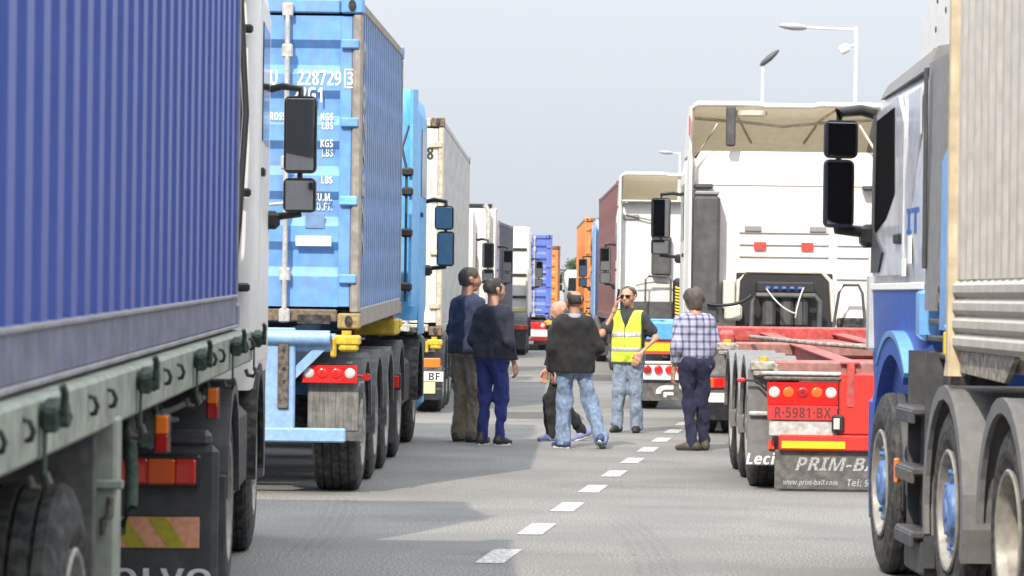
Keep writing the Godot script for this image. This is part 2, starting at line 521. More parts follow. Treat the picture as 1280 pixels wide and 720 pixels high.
func guard(parent: Node, cz: float, cy: float, r: float, a0: float, a1: float, x0: float, x1: float, m: Material) -> MeshInstance3D:
	var s := st()
	arch(s, cz, cy, r, a0, a1, x0, x1, 0.025)
	var e: float = x1 if absf(x1) > absf(x0) else x0
	var d := signf(e)
	arch(s, cz, cy, r + 0.002, a0, a1, e - d * 0.02, e + d * 0.006, 0.07)
	return part("mudguard", s, m, parent)

# ------------------------------------------------------------------ containers
func corrugated(z0: float, z1: float, y0: float, y1: float, x: float, d: float, pitch: float, run: float, flat: float) -> SurfaceTool:
	# vertical ribs; outer flats at x, inner ones d further in; from z0 (rear) to z1 (front)
	var s := st()
	var pts := []
	var z := z0
	var n := int((z0 - z1) / pitch)
	var pp := (z0 - z1) / n
	for i in n:
		pts.append_array([Vector2(z, x), Vector2(z - flat * pp, x), Vector2(z - flat * pp - run, x - d), Vector2(z - pp + run, x - d)])
		z -= pp
	pts.append(Vector2(z1, x))
	for i in pts.size() - 1:
		var a: Vector2 = pts[i]
		var b: Vector2 = pts[i + 1]
		quad(s, Vector3(a.y, y0, a.x), Vector3(b.y, y0, b.x), Vector3(b.y, y1, b.x), Vector3(a.y, y1, a.x))
	return s

func container(o: Dictionary, at: Vector3, turn: float, pitch: float) -> Node3D:
	# origin: middle of the rear bottom edge
	var L: float = o.len
	var h: float = o.get("h", 2.59)
	var w := 1.219
	var root := thing("shipping_container", o.label, "container", at, turn, "shipping containers on the lorries")
	root.rotation = Vector3(pitch, turn, 0)
	var side: Material = o.side
	var post: Material = o.post
	for q in [-1.0, 1.0]:
		var s: SurfaceTool
		if o.get("smooth", false):
			s = st()
			for k in int(L / 1.2):
				var pz := -0.16 - k * (L - 0.32) / int(L / 1.2)
				box(s, Vector3(q * (w - 0.03), (0.16 + h - 0.1) / 2, pz - (L - 0.32) / int(L / 1.2) / 2), Vector3(0.04, h - 0.27, (L - 0.32) / int(L / 1.2) - 0.006), 0.004)
		else:
			s = corrugated(-0.14, -L + 0.14, 0.15, h - 0.09, q * (w - 0.012), q * o.get("depth", 0.04), o.get("pitch", 0.28), o.get("run", 0.03), o.get("flat", 0.4))
		part("side_panel", s, side, root)
		pbox("bottom_rail", Vector3(q * (w - 0.03), 0.085, -L / 2), Vector3(0.055, 0.15, L - 0.34), o.rail, root, 0.01)
		pbox("top_rail", Vector3(q * (w - 0.035), h - 0.06, -L / 2), Vector3(0.06, 0.08, L - 0.34), o.rail, root, 0.01)
		for z in [-0.075, -L + 0.075]:
			pbox("corner_post", Vector3(q * (w - 0.042), h / 2, z), Vector3(0.075, h - 0.24, 0.13), post, root, 0.015)
			for y in [0.06, h - 0.06]:
				var cs := st()
				var cx: float = q * (w - 0.085)
				box(cs, Vector3(cx, y, z - 0.005 * signf(z + L / 2)), Vector3(0.176, 0.122, 0.176), 0.012)
				var cc := part("corner_casting", cs, o.get("casting_low", o.get("casting", post)) if y < 1.0 else o.get("casting", post), root)
				if z > -0.2:
					var hs := st()
					var ov := []
					for k in 12:
						var t := TAU * k / 12.0
						ov.append(Vector3(cx + cos(t) * 0.03 * (1.0 if absf(cos(t)) > 0.5 else 1.1), y + sin(t) * 0.045, 0.021))
					var ov2 := []
					for v in ov:
						ov2.append(v - Vector3(0, 0, 0.012))
					hexa(hs, ov, ov2)
					part("casting_hole", hs, M.chassis_black, cc)
	if o.get("lips", false):
		for q in [-1.0, 1.0]:
			for y in [0.006, 0.158]:
				pbox("rail_lip", Vector3(q * (w - 0.012), y, -L / 2), Vector3(0.04, 0.018, L - 0.36), M.rail_lip, root, 0.004)
	pbox("roof", Vector3(0, h - 0.045, -L / 2), Vector3(2.3, 0.03, L - 0.2), side, root, 0.01)
	pbox("floor", Vector3(0, 0.13, -L / 2), Vector3(2.3, 0.05, L - 0.2), M.chassis_black, root, 0.01)
	pbox("front_wall", Vector3(0, h / 2, -L + 0.06), Vector3(2.22, h - 0.2, 0.05), side, root, 0.01)
	pbox("header", Vector3(0, h - 0.065, -0.06), Vector3(2.08, 0.11, 0.1), o.get("head", post), root, 0.012)
	var sl := st()
	box(sl, Vector3(0, 0.1, -0.06), Vector3(2.08, 0.1, 0.1), 0.012)
	part("sill", sl, o.get("sill", post), root)
	for q in [-1.0, 1.0]:
		pbox("fork_pocket", Vector3(q * 0.86, 0.07, -0.012), Vector3(0.26, 0.075, 0.03), M.chassis_black, root, 0.004)
	# doors with horizontal corrugations
	var door_m: Material = o.door
	for q in [-1.0, 1.0]:
		var dn := Node3D.new()
		dn.name = "door"
		root.add_child(dn, true)
		var x0: float = q * 0.012
		var x1: float = q * 1.135
		var s := st()
		var y0 := 0.17
		var y1 := h - 0.14
		var prof := [Vector2(y0, 0.0)]
		var n := 5
		var span := (y1 - y0 - 0.3) / n
		for k in n:
			var b := y0 + 0.15 + k * span + span * 0.22
			prof.append_array([Vector2(b, 0.0), Vector2(b + 0.075, -0.05), Vector2(b + span * 0.52, -0.05), Vector2(b + span * 0.52 + 0.065, 0.0)])
		prof.append(Vector2(y1, 0.0))
		if o.get("plain_door", false):
			prof = [Vector2(y0, 0.0), Vector2(y1, 0.0)]
		var xa := minf(x0, x1)
		var xb := maxf(x0, x1)
		for i in prof.size() - 1:
			var a: Vector2 = prof[i]
			var b: Vector2 = prof[i + 1]
			quad(s, Vector3(xa + 0.09, a.x, a.y - 0.03), Vector3(xb - 0.09, a.x, a.y - 0.03), Vector3(xb - 0.09, b.x, b.y - 0.03), Vector3(xa + 0.09, b.x, b.y - 0.03))
		for e in [[xa, xa + 0.09], [xb - 0.09, xb]]:
			box(s, Vector3((e[0] + e[1]) / 2, (y0 + y1) / 2, -0.045), Vector3(0.094, y1 - y0, 0.034), 0.006)
		part("door_panel", s, door_m, dn)
		if o.get("far", false):
			continue
		for k in 4:
			var hy: float = y0 + 0.22 + k * (y1 - y0 - 0.44) / 3.0
			var hm: Material = o.get("hinge", door_m)
			if k == 1 and o.has("hinge_odd"):
				hm = o.hinge_odd
			pbox("hinge", Vector3(q * 1.12, hy, -0.006), Vector3(0.14, 0.075, 0.035), hm, dn, 0.015)
		for rx in o.get("rods", [0.25, 0.63]):
			var rs := st()
			tube(rs, [Vector3(q * rx, 0.07, 0.022), Vector3(q * rx, h - 0.07, 0.022)], 0.021, 10)
			var rod := part("locking_rod", rs, M.galvanised, dn)
			for y in [0.1, 0.42, h * 0.5, h - 0.42, h - 0.1]:
				pbox("rod_bracket", Vector3(q * rx, y, 0.015), Vector3(0.085, 0.11, 0.05), M.galvanised, rod, 0.012)
			ptube("handle", [Vector3(q * rx, 0.98, 0.05), Vector3(q * (rx - 0.16), 0.96, 0.055), Vector3(q * (rx - 0.36), 0.97, 0.05)], 0.014, M.galvanised, rod)
	return root

# ------------------------------------------------------------------ mirrors
func mirror_glass(parent: Node, c: Vector3, w: float, h: float, b: Basis) -> void:
	var s := st()
	box(s, c, Vector3(w, h, 0.006), 0.003, b)
	part("mirror_glass", s, M.mirror_glass, parent)

func mirror(parent: Node, root: Vector3, side: float, items: Array, toe := 0.16, tilt := 0.0, arm := 0.024) -> void:
	# items: [x out from root, y centre, width, height]
	var n := Node3D.new()
	n.name = "mirror"
	parent.add_child(n, true)
	var top := -1e9
	var low := 1e9
	var outx := 0.0
	for it in items:
		var c := Vector3(root.x + side * it[0], it[1], root.z)
		var b := Basis(Vector3.UP, -side * toe) * Basis(Vector3.RIGHT, tilt)
		var s := st()
		var rings := []
		var hw: float = it[2] / 2
		var hh: float = it[3] / 2
		for k in [[0.0, 1.0], [-0.025, 1.02], [-0.055, 0.88], [-0.075, 0.55]]:
			var ring := []
			for q in [[1, 1, 0.0], [-1, 1, 90.0], [-1, -1, 180.0], [1, -1, 270.0]]:
				for a in 4:
					var t := deg_to_rad(q[2] + 30.0 * a)
					ring.append(c + b * Vector3((q[0] * (hw - 0.035) + cos(t) * 0.035) * k[1], (q[1] * (hh - 0.035) + sin(t) * 0.035) * k[1], k[0]))
			rings.append(ring)
		loft(s, rings)
		part("mirror_housing", s, M.mirror_shell, n)
		mirror_glass(n, c + b * Vector3(0, 0, 0.003), it[2] - 0.03, it[3] - 0.03, b)
		top = maxf(top, it[1] + hh)
		low = minf(low, it[1] - hh)
		outx = it[0]
	var ox: float = root.x + side * outx
	ptube("mirror_arm", [Vector3(root.x, top + 0.05, root.z - 0.12), Vector3(root.x + side * outx * 0.4, top + 0.07, root.z - 0.1), Vector3(ox, top + 0.05, root.z - 0.06), Vector3(ox, top - 0.05, root.z - 0.06)], arm, M.mirror_shell, n)
	ptube("mirror_arm", [Vector3(root.x, low - 0.03, root.z - 0.12), Vector3(root.x + side * outx * 0.5, low - 0.02, root.z - 0.1), Vector3(ox, low - 0.01, root.z - 0.06), Vector3(ox, low + 0.05, root.z - 0.06)], arm, M.mirror_shell, n)
	pbox("mirror_foot", Vector3(root.x + side * 0.02, low - 0.05, root.z - 0.12), Vector3(0.06 + arm * 2.0, 0.07 + arm * 2.0, 0.16), M.mirror_shell, n, 0.03)
	ptube("mirror_link", [Vector3(ox, top - 0.02, root.z - 0.06), Vector3(ox, low + 0.02, root.z - 0.06)], 0.018, M.mirror_shell, n)

# ------------------------------------------------------------------ tractor units
func tractor(o: Dictionary, at: Vector3, turn: float) -> Node3D:
	# origin: ground, middle of the rear end of the chassis; forward is -z
	var root := thing("truck_tractor", o.label, "truck", at, turn, "tractor units in the queue")
	var cm: Material = o.cab
	var cb: float = o.get("back", -3.15)
	var cf: float = cb - o.get("cab_len", 2.3)
	var hw: float = o.get("hw", 1.24)
	var ch: float = o.get("cab_h", 2.95)
	var steer: float = cf + 1.38
	var drive := -0.9
	for q in [-1.0, 1.0]:
		pbox("frame_rail", Vector3(q * 0.4, 0.86, (cf + 0.3) / 2), Vector3(0.08, 0.27, -cf - 0.3), M.chassis_black, root)
		put_wheel("drive", root, Vector3(q * 1.09, 0.51, drive), q)
		put_wheel("drive", root, Vector3(q * 0.76, 0.51, drive), q)
		put_wheel("steer", root, Vector3(q * 1.06, 0.52, steer), q)
		guard(root, drive, 0.51, 0.62, 5, 178, q * 0.62, q * 1.25, o.get("guard", M.dark_plastic))
		pbox("mud_flap", Vector3(q * 0.94, 0.42, drive + 0.64), Vector3(0.62, 0.52, 0.03), o.get("flap", M.dark_plastic), root)
		guard(root, steer, 0.52, 0.62, -5, 185, q * 0.7, q * (hw + 0.005), M.chassis_black)
		pbox("fuel_tank", Vector3(q * 0.88, 0.68, (drive + steer) / 2 + 0.02), Vector3(0.66, 0.62, drive - steer - 1.5), o.get("tank", M.chassis_black), root, 0.12)
		var lamp := Node3D.new()
		lamp.name = "tail_lamp"
		root.add_child(lamp, true)
		var lx: float = q * (1.0 if not o.has("lamp_x") else o.lamp_x)
		var ly: float = o.get("lamp_y", 0.75)
		pbox("lamp_housing", Vector3(lx, ly, 0.0), Vector3(0.6, 0.16, 0.1), M.black_plastic, lamp)
		for k in 4:
			pbox("lens", Vector3(lx + q * [-0.19, -0.045, 0.115, 0.23][k], ly, 0.05), Vector3([0.1, 0.19, 0.13, 0.1][k], 0.12, 0.03), [M.clear_lens, M.red_lens, M.orange_red_lens, M.red_lens][k], lamp, 0.01)
		# door, window, steps
		var door := pbox("door", Vector3(q * (hw - 0.004), (1.15 + ch - 0.25) / 2, cf + 1.12), Vector3(0.02, ch - 1.4, 1.15), cm, root, 0.01)
		pbox("window", Vector3(q * (hw + 0.005), ch - 0.75, cf + 1.1), Vector3(0.016, 0.72, 0.95), M.dark_glass, door, 0.008)
		pbox("door_handle", Vector3(q * (hw + 0.014), ch - 1.3, cf + 1.55), Vector3(0.03, 0.05, 0.2), M.black_plastic, door, 0.01)
		pbox("step_panel", Vector3(q * (hw - 0.06), 0.78, cf + 0.42), Vector3(0.1, 0.7, 0.62), M.dark_plastic, root, 0.03)
		if o.get("fairing", true):
			var sp := st()
			var fl: float = o.get("fair_len", 0.42)
			var low: float = o.get("fair_low", 1.0)
			hexa(sp, [Vector3(q * hw, low, cb + 0.01), Vector3(q * (hw - 0.03), low, cb + 0.01), Vector3(q * (hw - 0.05), low, cb + fl), Vector3(q * (hw - 0.02), low, cb + fl)], [Vector3(q * hw, ch - 0.02, cb + 0.01), Vector3(q * (hw - 0.03), ch - 0.02, cb + 0.01), Vector3(q * (hw - 0.05), ch - 0.06, cb + fl), Vector3(q * (hw - 0.02), ch - 0.06, cb + fl)])
			part("side_fairing", sp, o.get("fair_m", cm), root)
	if not o.get("no_mirror", false):
		for q in [-1.0, 1.0]:
			mirror(root, Vector3(q * hw, 0, cf + 0.35), q, o.get("mirrors", [[0.2, 2.32, 0.22, 0.46], [0.2, 1.95, 0.22, 0.22]]), o.get("toe", 0.2), o.get("tilt", 0.0))
	pbox("cross_member", Vector3(0, 0.86, -0.06), Vector3(0.9, 0.24, 0.1), M.chassis_black, root)
	var fw := st()
	prism(fw, V2([-0.5, 0.0, 0.5, 0.0, 0.45, -0.5, 0.14, -0.85, -0.14, -0.85, -0.45, -0.5]), 1.04, 1.1, Transform3D(Basis(Vector3(1, 0, 0), Vector3(0, 0, 1), Vector3(0, 1, 0)), Vector3(0, 0, drive + 0.5)))
	part("fifth_wheel", fw, M.steel_grey, root)
	pbox("axle", Vector3(0, 0.51, drive), Vector3(1.6, 0.16, 0.16), M.chassis_black, root, 0.04)
	pbox("catwalk", Vector3(0, 1.02, cb + 0.5), Vector3(1.5, 0.04, 0.8), M.steel_grey, root)
	pbox("plate", Vector3(0.0, 0.62, 0.02), Vector3(0.52, 0.11, 0.012), M.plate_white, root, 0.003)
	# cab
	var s := st()
	loft(s, [rring(hw - 0.02, cf + 0.1, cb - 0.01, 0.1, o.get("cab_low", 1.0)), rring(hw, cf + 0.02, cb, 0.1, o.get("cab_low", 1.0) + 0.15), rring(hw, cf, cb, 0.12, 1.75), rring(hw, cf + 0.12, cb, 0.12, ch - 0.28), rring(hw - 0.03, cf + 0.22, cb - 0.01, 0.14, ch - 0.08), rring(hw - 0.12, cf + 0.36, cb - 0.06, 0.14, ch)])
	part("cab_body", s, cm, root)
	s = st()
	hexa(s, [Vector3(-hw + 0.12, 1.8, cf - 0.012), Vector3(hw - 0.12, 1.8, cf - 0.012), Vector3(hw - 0.12, 1.8, cf + 0.03), Vector3(-hw + 0.12, 1.8, cf + 0.03)], [Vector3(-hw + 0.14, ch - 0.3, cf + 0.1), Vector3(hw - 0.14, ch - 0.3, cf + 0.1), Vector3(hw - 0.14, ch - 0.3, cf + 0.15), Vector3(-hw + 0.14, ch - 0.3, cf + 0.15)])
	part("windscreen", s, M.dark_glass, root)
	pbox("bumper", Vector3(0, 0.62, cf + 0.22), Vector3(hw * 2 - 0.02, 0.62, 0.4), o.get("bumper_m", cm), root, 0.08)
	pbox("grille", Vector3(0, 1.3, cf - 0.002), Vector3(1.7, 0.4, 0.04), M.black_plastic, root, 0.02)
	for q in [-1.0, 1.0]:
		pbox("headlamp", Vector3(q * 0.95, 0.72, cf + 0.02), Vector3(0.36, 0.2, 0.05), M.clear_lens, root, 0.03)
	# roof fairing
	var rh: float = o.get("roof_h", 0.0)
	if rh > 0.0:
		var kind: String = o.get("roof", "shell")
		var t := 0.03
		var rw := hw - 0.02
		var inner: Material = M.shell_inside if kind == "shell" else M.shell_inside_dark
		s = st()
		var sec := [[cb + 0.16, rh - 0.02], [cb - 0.3, rh], [cb - 0.9, rh - 0.12], [cb - 1.5, rh - 0.4], [cb - 1.95, ch + 0.02]]
		for i in sec.size() - 1:
			var a: Array = sec[i]
			var b: Array = sec[i + 1]
			quad(s, Vector3(-rw + 0.08, a[1], a[0]), Vector3(rw - 0.08, a[1], a[0]), Vector3(rw - 0.08, b[1], b[0]), Vector3(-rw + 0.08, b[1], b[0]))
		var rf := part("roof_fairing", s, M.grp_shell, root)
		ptube("fairing_rim", [Vector3(-rw + 0.06, rh - 0.05, cb + 0.16), Vector3(-rw + 0.1, rh - 0.025, cb + 0.16), Vector3(-0.4, rh - 0.02, cb + 0.16), Vector3(-0.3, rh - 0.04, cb + 0.16), Vector3(0.3, rh - 0.04, cb + 0.16), Vector3(0.4, rh - 0.02, cb + 0.16), Vector3(rw - 0.1, rh - 0.025, cb + 0.16), Vector3(rw - 0.06, rh - 0.05, cb + 0.16)], 0.035, cm, rf)
		for q in [-1.0, 1.0]:
			s = st()
			var poly := PackedVector2Array()
			for k in sec:
				poly.append(Vector2(k[0], k[1] - 0.05))
			poly.append(Vector2(cb + 0.12, ch - 0.05))
			prism(s, poly, q * rw, q * (rw - t), SIDE)
			for i in sec.size() - 1:
				var a: Array = sec[i]
				var b: Array = sec[i + 1]
				hexa(s, [Vector3(q * (rw - 0.085), a[1], a[0]), Vector3(q * rw, a[1] - 0.05, a[0]), Vector3(q * (rw - t), a[1] - 0.06, a[0]), Vector3(q * (rw - 0.085), a[1] - t, a[0])], [Vector3(q * (rw - 0.085), b[1], b[0]), Vector3(q * rw, b[1] - 0.05, b[0]), Vector3(q * (rw - t), b[1] - 0.06, b[0]), Vector3(q * (rw - 0.085), b[1] - t, b[0])])
			part("fairing_side", s, cm, rf)
			s = st()
			var pin := PackedVector2Array()
			for k in sec:
				pin.append(Vector2(k[0] - 0.02, k[1] - 0.09))
			pin.append(Vector2(cb + 0.08, ch - 0.02))
			prism(s, pin, q * (rw - t - 0.002), q * (rw - t - 0.012), SIDE)
			part("fairing_lining", s, inner, rf)
		if kind == "shell":
			for x in [-0.75, 0.62]:
				ptube("fairing_rib", [Vector3(x, rh - 0.06, cb + 0.1), Vector3(x * 0.75, rh - 0.16, cb - 0.85), Vector3(x * 0.5, rh - 0.42, cb - 1.45)], 0.018, M.shell_inside, rf, 6)
			ptube("fairing_rib", [Vector3(-rw + 0.1, rh - 0.15, cb - 0.85), Vector3(-0.5, rh - 0.19, cb - 0.87), Vector3(0.0, rh - 0.24, cb - 0.88), Vector3(0.5, rh - 0.19, cb - 0.87), Vector3(rw - 0.1, rh - 0.15, cb - 0.85)], 0.022, M.shell_inside, rf, 6)
		if kind == "box":
			pbox("stay", Vector3(-0.1, (rh + ch) / 2, cb + 0.1), Vector3(0.06, rh - ch - 0.04, 0.05), M.cab_cream, rf)
			pbox("ledge", Vector3(0, ch + 0.01, cb + 0.1), Vector3(rw * 2 - 0.1, 0.03, 0.3), M.cab_cream, rf)
	return root

# ------------------------------------------------------------------ skeletal container trailers
func lamp_board(parent: Node, c: Vector3, w: float, h: float, lights: int, plate := true) -> void:
	var n := Node3D.new()
	n.name = "lamp_board"
	parent.add_child(n, true)
	if plate:
		pbox("board", c, Vector3(w, h, 0.03), M.red_lens, n, 0.006)
	for k in lights:
		var x := c.x - w / 2 + w * (k + 0.5) / lights
		var s := st()
		var r := minf(h * 0.3, w / lights * 0.4)
		var ring := []
		for q in [[0.0, 1.0], [0.018, 1.0], [0.024, 0.85], [0.026, 0.4]]:
			var rr := []
			for a in 14:
				rr.append(Vector3(x + cos(TAU * a / 14) * r * q[1], c.y + h * 0.06 + sin(TAU * a / 14) * r * q[1], c.z + q[0]))
			ring.append(rr)
		loft(s, ring)
		var lm: Material = M.red_lens
		if lights >= 4 and (k == 0 or k == lights - 1) and plate:
			lm = M.clear_lens
		elif k == 1 or k == lights - 2:
			lm = M.red_lens if lights != 5 else M.orange_red_lens
		else:
			lm = M.dark_red_lens
		part("lens", s, lm, n)

func twistlock(parent: Node, c: Vector3, m: Material) -> void:
	var s := st()
	var q := signf(c.x)
	box(s, c + Vector3(0, -0.015, 0), Vector3(0.22, 0.08, 0.2), 0.015)
	part("twistlock", s, m, parent)
	pbox("lock_hook", c + Vector3(-q * 0.095, -0.07, 0.07), Vector3(0.045, 0.16, 0.08), m, parent, 0.015)
	pbox("lock_base", c + Vector3(q * 0.02, -0.075, 0.02), Vector3(0.15, 0.05, 0.16), m, parent, 0.015)
	ptube("lock_head", [c + Vector3(0, 0.02, 0), c + Vector3(0, 0.06, 0)], 0.04, M.yellow_steel, parent, 10)

func skeletal(o: Dictionary, at: Vector3, turn: float) -> Node3D:
	# origin: ground, middle of the rear end
	var root := thing("container_trailer", o.label, "trailer", at, turn, "skeletal container trailers")
	var L: float = o.len
	var m: Material = o.m
	var dk: float = o.get("deck", 1.25)
	var up: float = o.get("pitch", 0.0)
	var frame := Node3D.new()
	frame.name = "frame"
	root.add_child(frame, true)
	frame.rotation.x = up
	for q in [-1.0, 1.0]:
		var s := st()
		var goose := o.get("goose", 3.2) as float
		prism(s, V2([0.05, dk - 0.05, 0.05, dk - 0.4, -L + goose + 0.5, dk - 0.42, -L + goose, dk - 0.2, -L, dk - 0.2, -L, dk - 0.05]), q * 0.42 - 0.03, q * 0.42 + 0.03, SIDE)
		part("main_beam", s, m, frame)
		for y in [dk - 0.045, dk - 0.405]:
			if y < dk - 0.1:
				pbox("beam_flange", Vector3(q * 0.42, y, (-L + goose + 0.5) / 2), Vector3(0.16, 0.02, L - goose - 0.6), m, frame, 0.005)
			else:
				pbox("beam_flange", Vector3(q * 0.42, y, -L / 2), Vector3(0.16, 0.02, L), m, frame, 0.005)
	for z in o.get("bolsters", [0.12, L - 0.2]):
		pbox("bolster", Vector3(0, dk - 0.1, -z), Vector3(2.1, 0.14, 0.2), o.get("bolster_m", m), frame, 0.02)
		for q in [-1.0, 1.0]:
			twistlock(frame, Vector3(q * 1.12, dk - 0.065, -z), o.get("lock_m", M.yellow_steel))
	for z in range(2, int(L) - 1, 2):
		pbox("cross_member", Vector3(0, dk - 0.22, -z - 0.3), Vector3(0.8, 0.16, 0.1), m, frame)
	for k in o.axles.size():
		var z: float = -o.axles[k]
		pbox("axle", Vector3(0, 0.5, z), Vector3(1.7, 0.14, 0.14), M.chassis_black, root, 0.05)
		for q in [-1.0, 1.0]:
			put_wheel("trailer", root, Vector3(q * 1.03, 0.5, z), q)
			guard(root, z, 0.5, 0.6, o.get("guard_from", -8), 172, q * 0.82, q * 1.245, o.get("guard", M.guard_plastic))
	for q in [-1.0, 1.0]:
		pbox("landing_leg", Vector3(q * 0.75, 0.55, -L + 3.4), Vector3(0.14, 1.0, 0.14), M.chassis_black, root)
	return root

# ------------------------------------------------------------------ people: distance fields meshed as surface nets
var fold := FastNoiseLite.new()

func field_mesh(prims: Array, cell: float, kk: float, clips: Array, wrinkle: float, out: Dictionary, bands := []) -> void:
	# prims: [a, b, ra, rb]; clips: [normal, offset] keep normal.p < offset; result is appended to out.v / out.i
	var lo := Vector3.ONE * 1e9
	var hi := -lo
	for p in prims:
		var r := Vector3.ONE * (maxf(p[2], p[3]) + 0.03)
		lo = lo.min(p[0] - r).min(p[1] - r)
		hi = hi.max(p[0] + r).max(p[1] + r)
	lo -= Vector3.ONE * cell
	hi += Vector3.ONE * cell
	var nx := int((hi.x - lo.x) / cell) + 2
	var ny := int((hi.y - lo.y) / cell) + 2
	var nz := int((hi.z - lo.z) / cell) + 2
	var v := PackedFloat32Array()
	v.resize(nx * ny * nz)
	var reach := maxf(0.03, kk * 3.0)
	for p in prims:
		var a: Vector3 = p[0]
		var ba: Vector3 = p[1] - a
		var l2 := maxf(ba.length_squared(), 1e-8)
		var ra: float = p[2]
		var dr: float = p[3] - ra
		var r := Vector3.ONE * (maxf(p[2], p[3]) + reach)
		var b0: Vector3 = (a.min(p[1]) - r - lo) / cell
		var b1: Vector3 = (a.max(p[1]) + r - lo) / cell
		for k in range(maxi(0, int(b0.z)), mini(nz - 1, int(b1.z) + 1) + 1):
			for j in range(maxi(0, int(b0.y)), mini(ny - 1, int(b1.y) + 1) + 1):
				var at := (k * ny + j) * nx
				for i in range(maxi(0, int(b0.x)), mini(nx - 1, int(b1.x) + 1) + 1):
					var q := lo + Vector3(i, j, k) * cell - a
					var t := clampf(q.dot(ba) / l2, 0.0, 1.0)
					var d := (q - ba * t).length() - ra - dr * t
					if d < reach:
						v[at + i] += exp(-d / kk)
	var at := 0
	for k in nz:
		for j in ny:
			for i in nx:
				var s := v[at]
				var d := 0.1
				if s > 0.0:
					d = -kk * log(s)
					if d < 0.06 and d > -0.08:
						var q := lo + Vector3(i, j, k) * cell
						if wrinkle > 0.0:
							d += fold.get_noise_3d(q.x * 9.0, q.y * 5.0, q.z * 9.0) * wrinkle
						for c in clips:
							if c[0] is Vector3:
								d = maxf(d, q.dot(c[0]) - c[1])
							else:
								d = maxf(d, -maxf(absf(q.x - c[1].x) - (q.y - c[1].y) * 0.42, c[1].z - q.z))
					elif clips.size():
						var q := lo + Vector3(i, j, k) * cell
						for c in clips:
							if c[0] is Vector3:
								d = maxf(d, q.dot(c[0]) - c[1])
				v[at] = d
				at += 1
	var ids := PackedInt32Array()
	ids.resize(v.size())
	ids.fill(-1)
	var off := [0, 1, nx, nx + 1, nx * ny, nx * ny + 1, nx * ny + nx, nx * ny + nx + 1]
	var edges := [[0, 1], [2, 3], [4, 5], [6, 7], [0, 2], [1, 3], [4, 6], [5, 7], [0, 4], [1, 5], [2, 6], [3, 7]]
	var verts: PackedVector3Array = out.v
	var idx: PackedInt32Array = out.i
	for k in nz - 1:
		for j in ny - 1:
			at = (k * ny + j) * nx
			for i in nx - 1:
				var neg := v[at] < 0.0
				if neg == (v[at + 1] < 0.0) and neg == (v[at + nx] < 0.0) and neg == (v[at + off[3]] < 0.0) and neg == (v[at + off[4]] < 0.0) and neg == (v[at + off[5]] < 0.0) and neg == (v[at + off[6]] < 0.0) and neg == (v[at + off[7]] < 0.0):
					at += 1
					continue
				var sum := Vector3.ZERO
				var n := 0
				for e in edges:
					var da := v[at + off[e[0]]]
					var db := v[at + off[e[1]]]
					if (da < 0.0) != (db < 0.0):
						var t := da / (da - db)
						var pa := Vector3(e[0] & 1, (e[0] >> 1) & 1, e[0] >> 2)
						var pb := Vector3(e[1] & 1, (e[1] >> 1) & 1, e[1] >> 2)
						sum += pa.lerp(pb, t)
						n += 1
				ids[at] = verts.size()
				verts.append(lo + (Vector3(i, j, k) + sum / n) * cell)
				at += 1
	for k in range(1, nz - 1):
		for j in range(1, ny - 1):
			at = (k * ny + j) * nx + 1
			for i in range(1, nx - 1):
				var neg := v[at] < 0.0
				for ax in 3:
					var step: int = [1, nx, nx * ny][ax]
					if neg != (v[at + step] < 0.0):
						var u: int = [nx, nx * ny, 1][ax]
						var w: int = [nx * ny, 1, nx][ax]
						var a := ids[at]
						var b := ids[at - u]
						var c := ids[at - u - w]
						var d := ids[at - w]
						if a < 0 or b < 0 or c < 0 or d < 0:
							continue
						if neg:
							idx.append_array(PackedInt32Array([a, c, b, a, d, c]))
						else:
							idx.append_array(PackedInt32Array([a, b, c, a, c, d]))
				at += 1
	out.v = verts
	out.i = idx

func field_part(called: String, out: Dictionary, m: Material, parent: Node) -> MeshInstance3D:
	var v: PackedVector3Array = out.v
	var ix: PackedInt32Array = out.i
	var n := PackedVector3Array()
	n.resize(v.size())
	for t in range(0, ix.size(), 3):
		var c := (v[ix[t + 2]] - v[ix[t]]).cross(v[ix[t + 1]] - v[ix[t]])
		n[ix[t]] += c
		n[ix[t + 1]] += c
		n[ix[t + 2]] += c
	for i in n.size():
		n[i] = n[i].normalized()
	var a := []
	a.resize(Mesh.ARRAY_MAX)
	a[Mesh.ARRAY_VERTEX] = v
	a[Mesh.ARRAY_NORMAL] = n
	a[Mesh.ARRAY_INDEX] = ix
	var me := ArrayMesh.new()
	me.add_surface_from_arrays(Mesh.PRIMITIVE_TRIANGLES, a)
	return part(called, me, m, parent)

func fresh() -> Dictionary:
	return {"v": PackedVector3Array(), "i": PackedInt32Array()}

func sh(prims: Array, grow: float) -> Array:
	var o := []
	for p in prims:
		o.append([p[0], p[1], p[2] + grow, p[3] + grow])
	return o

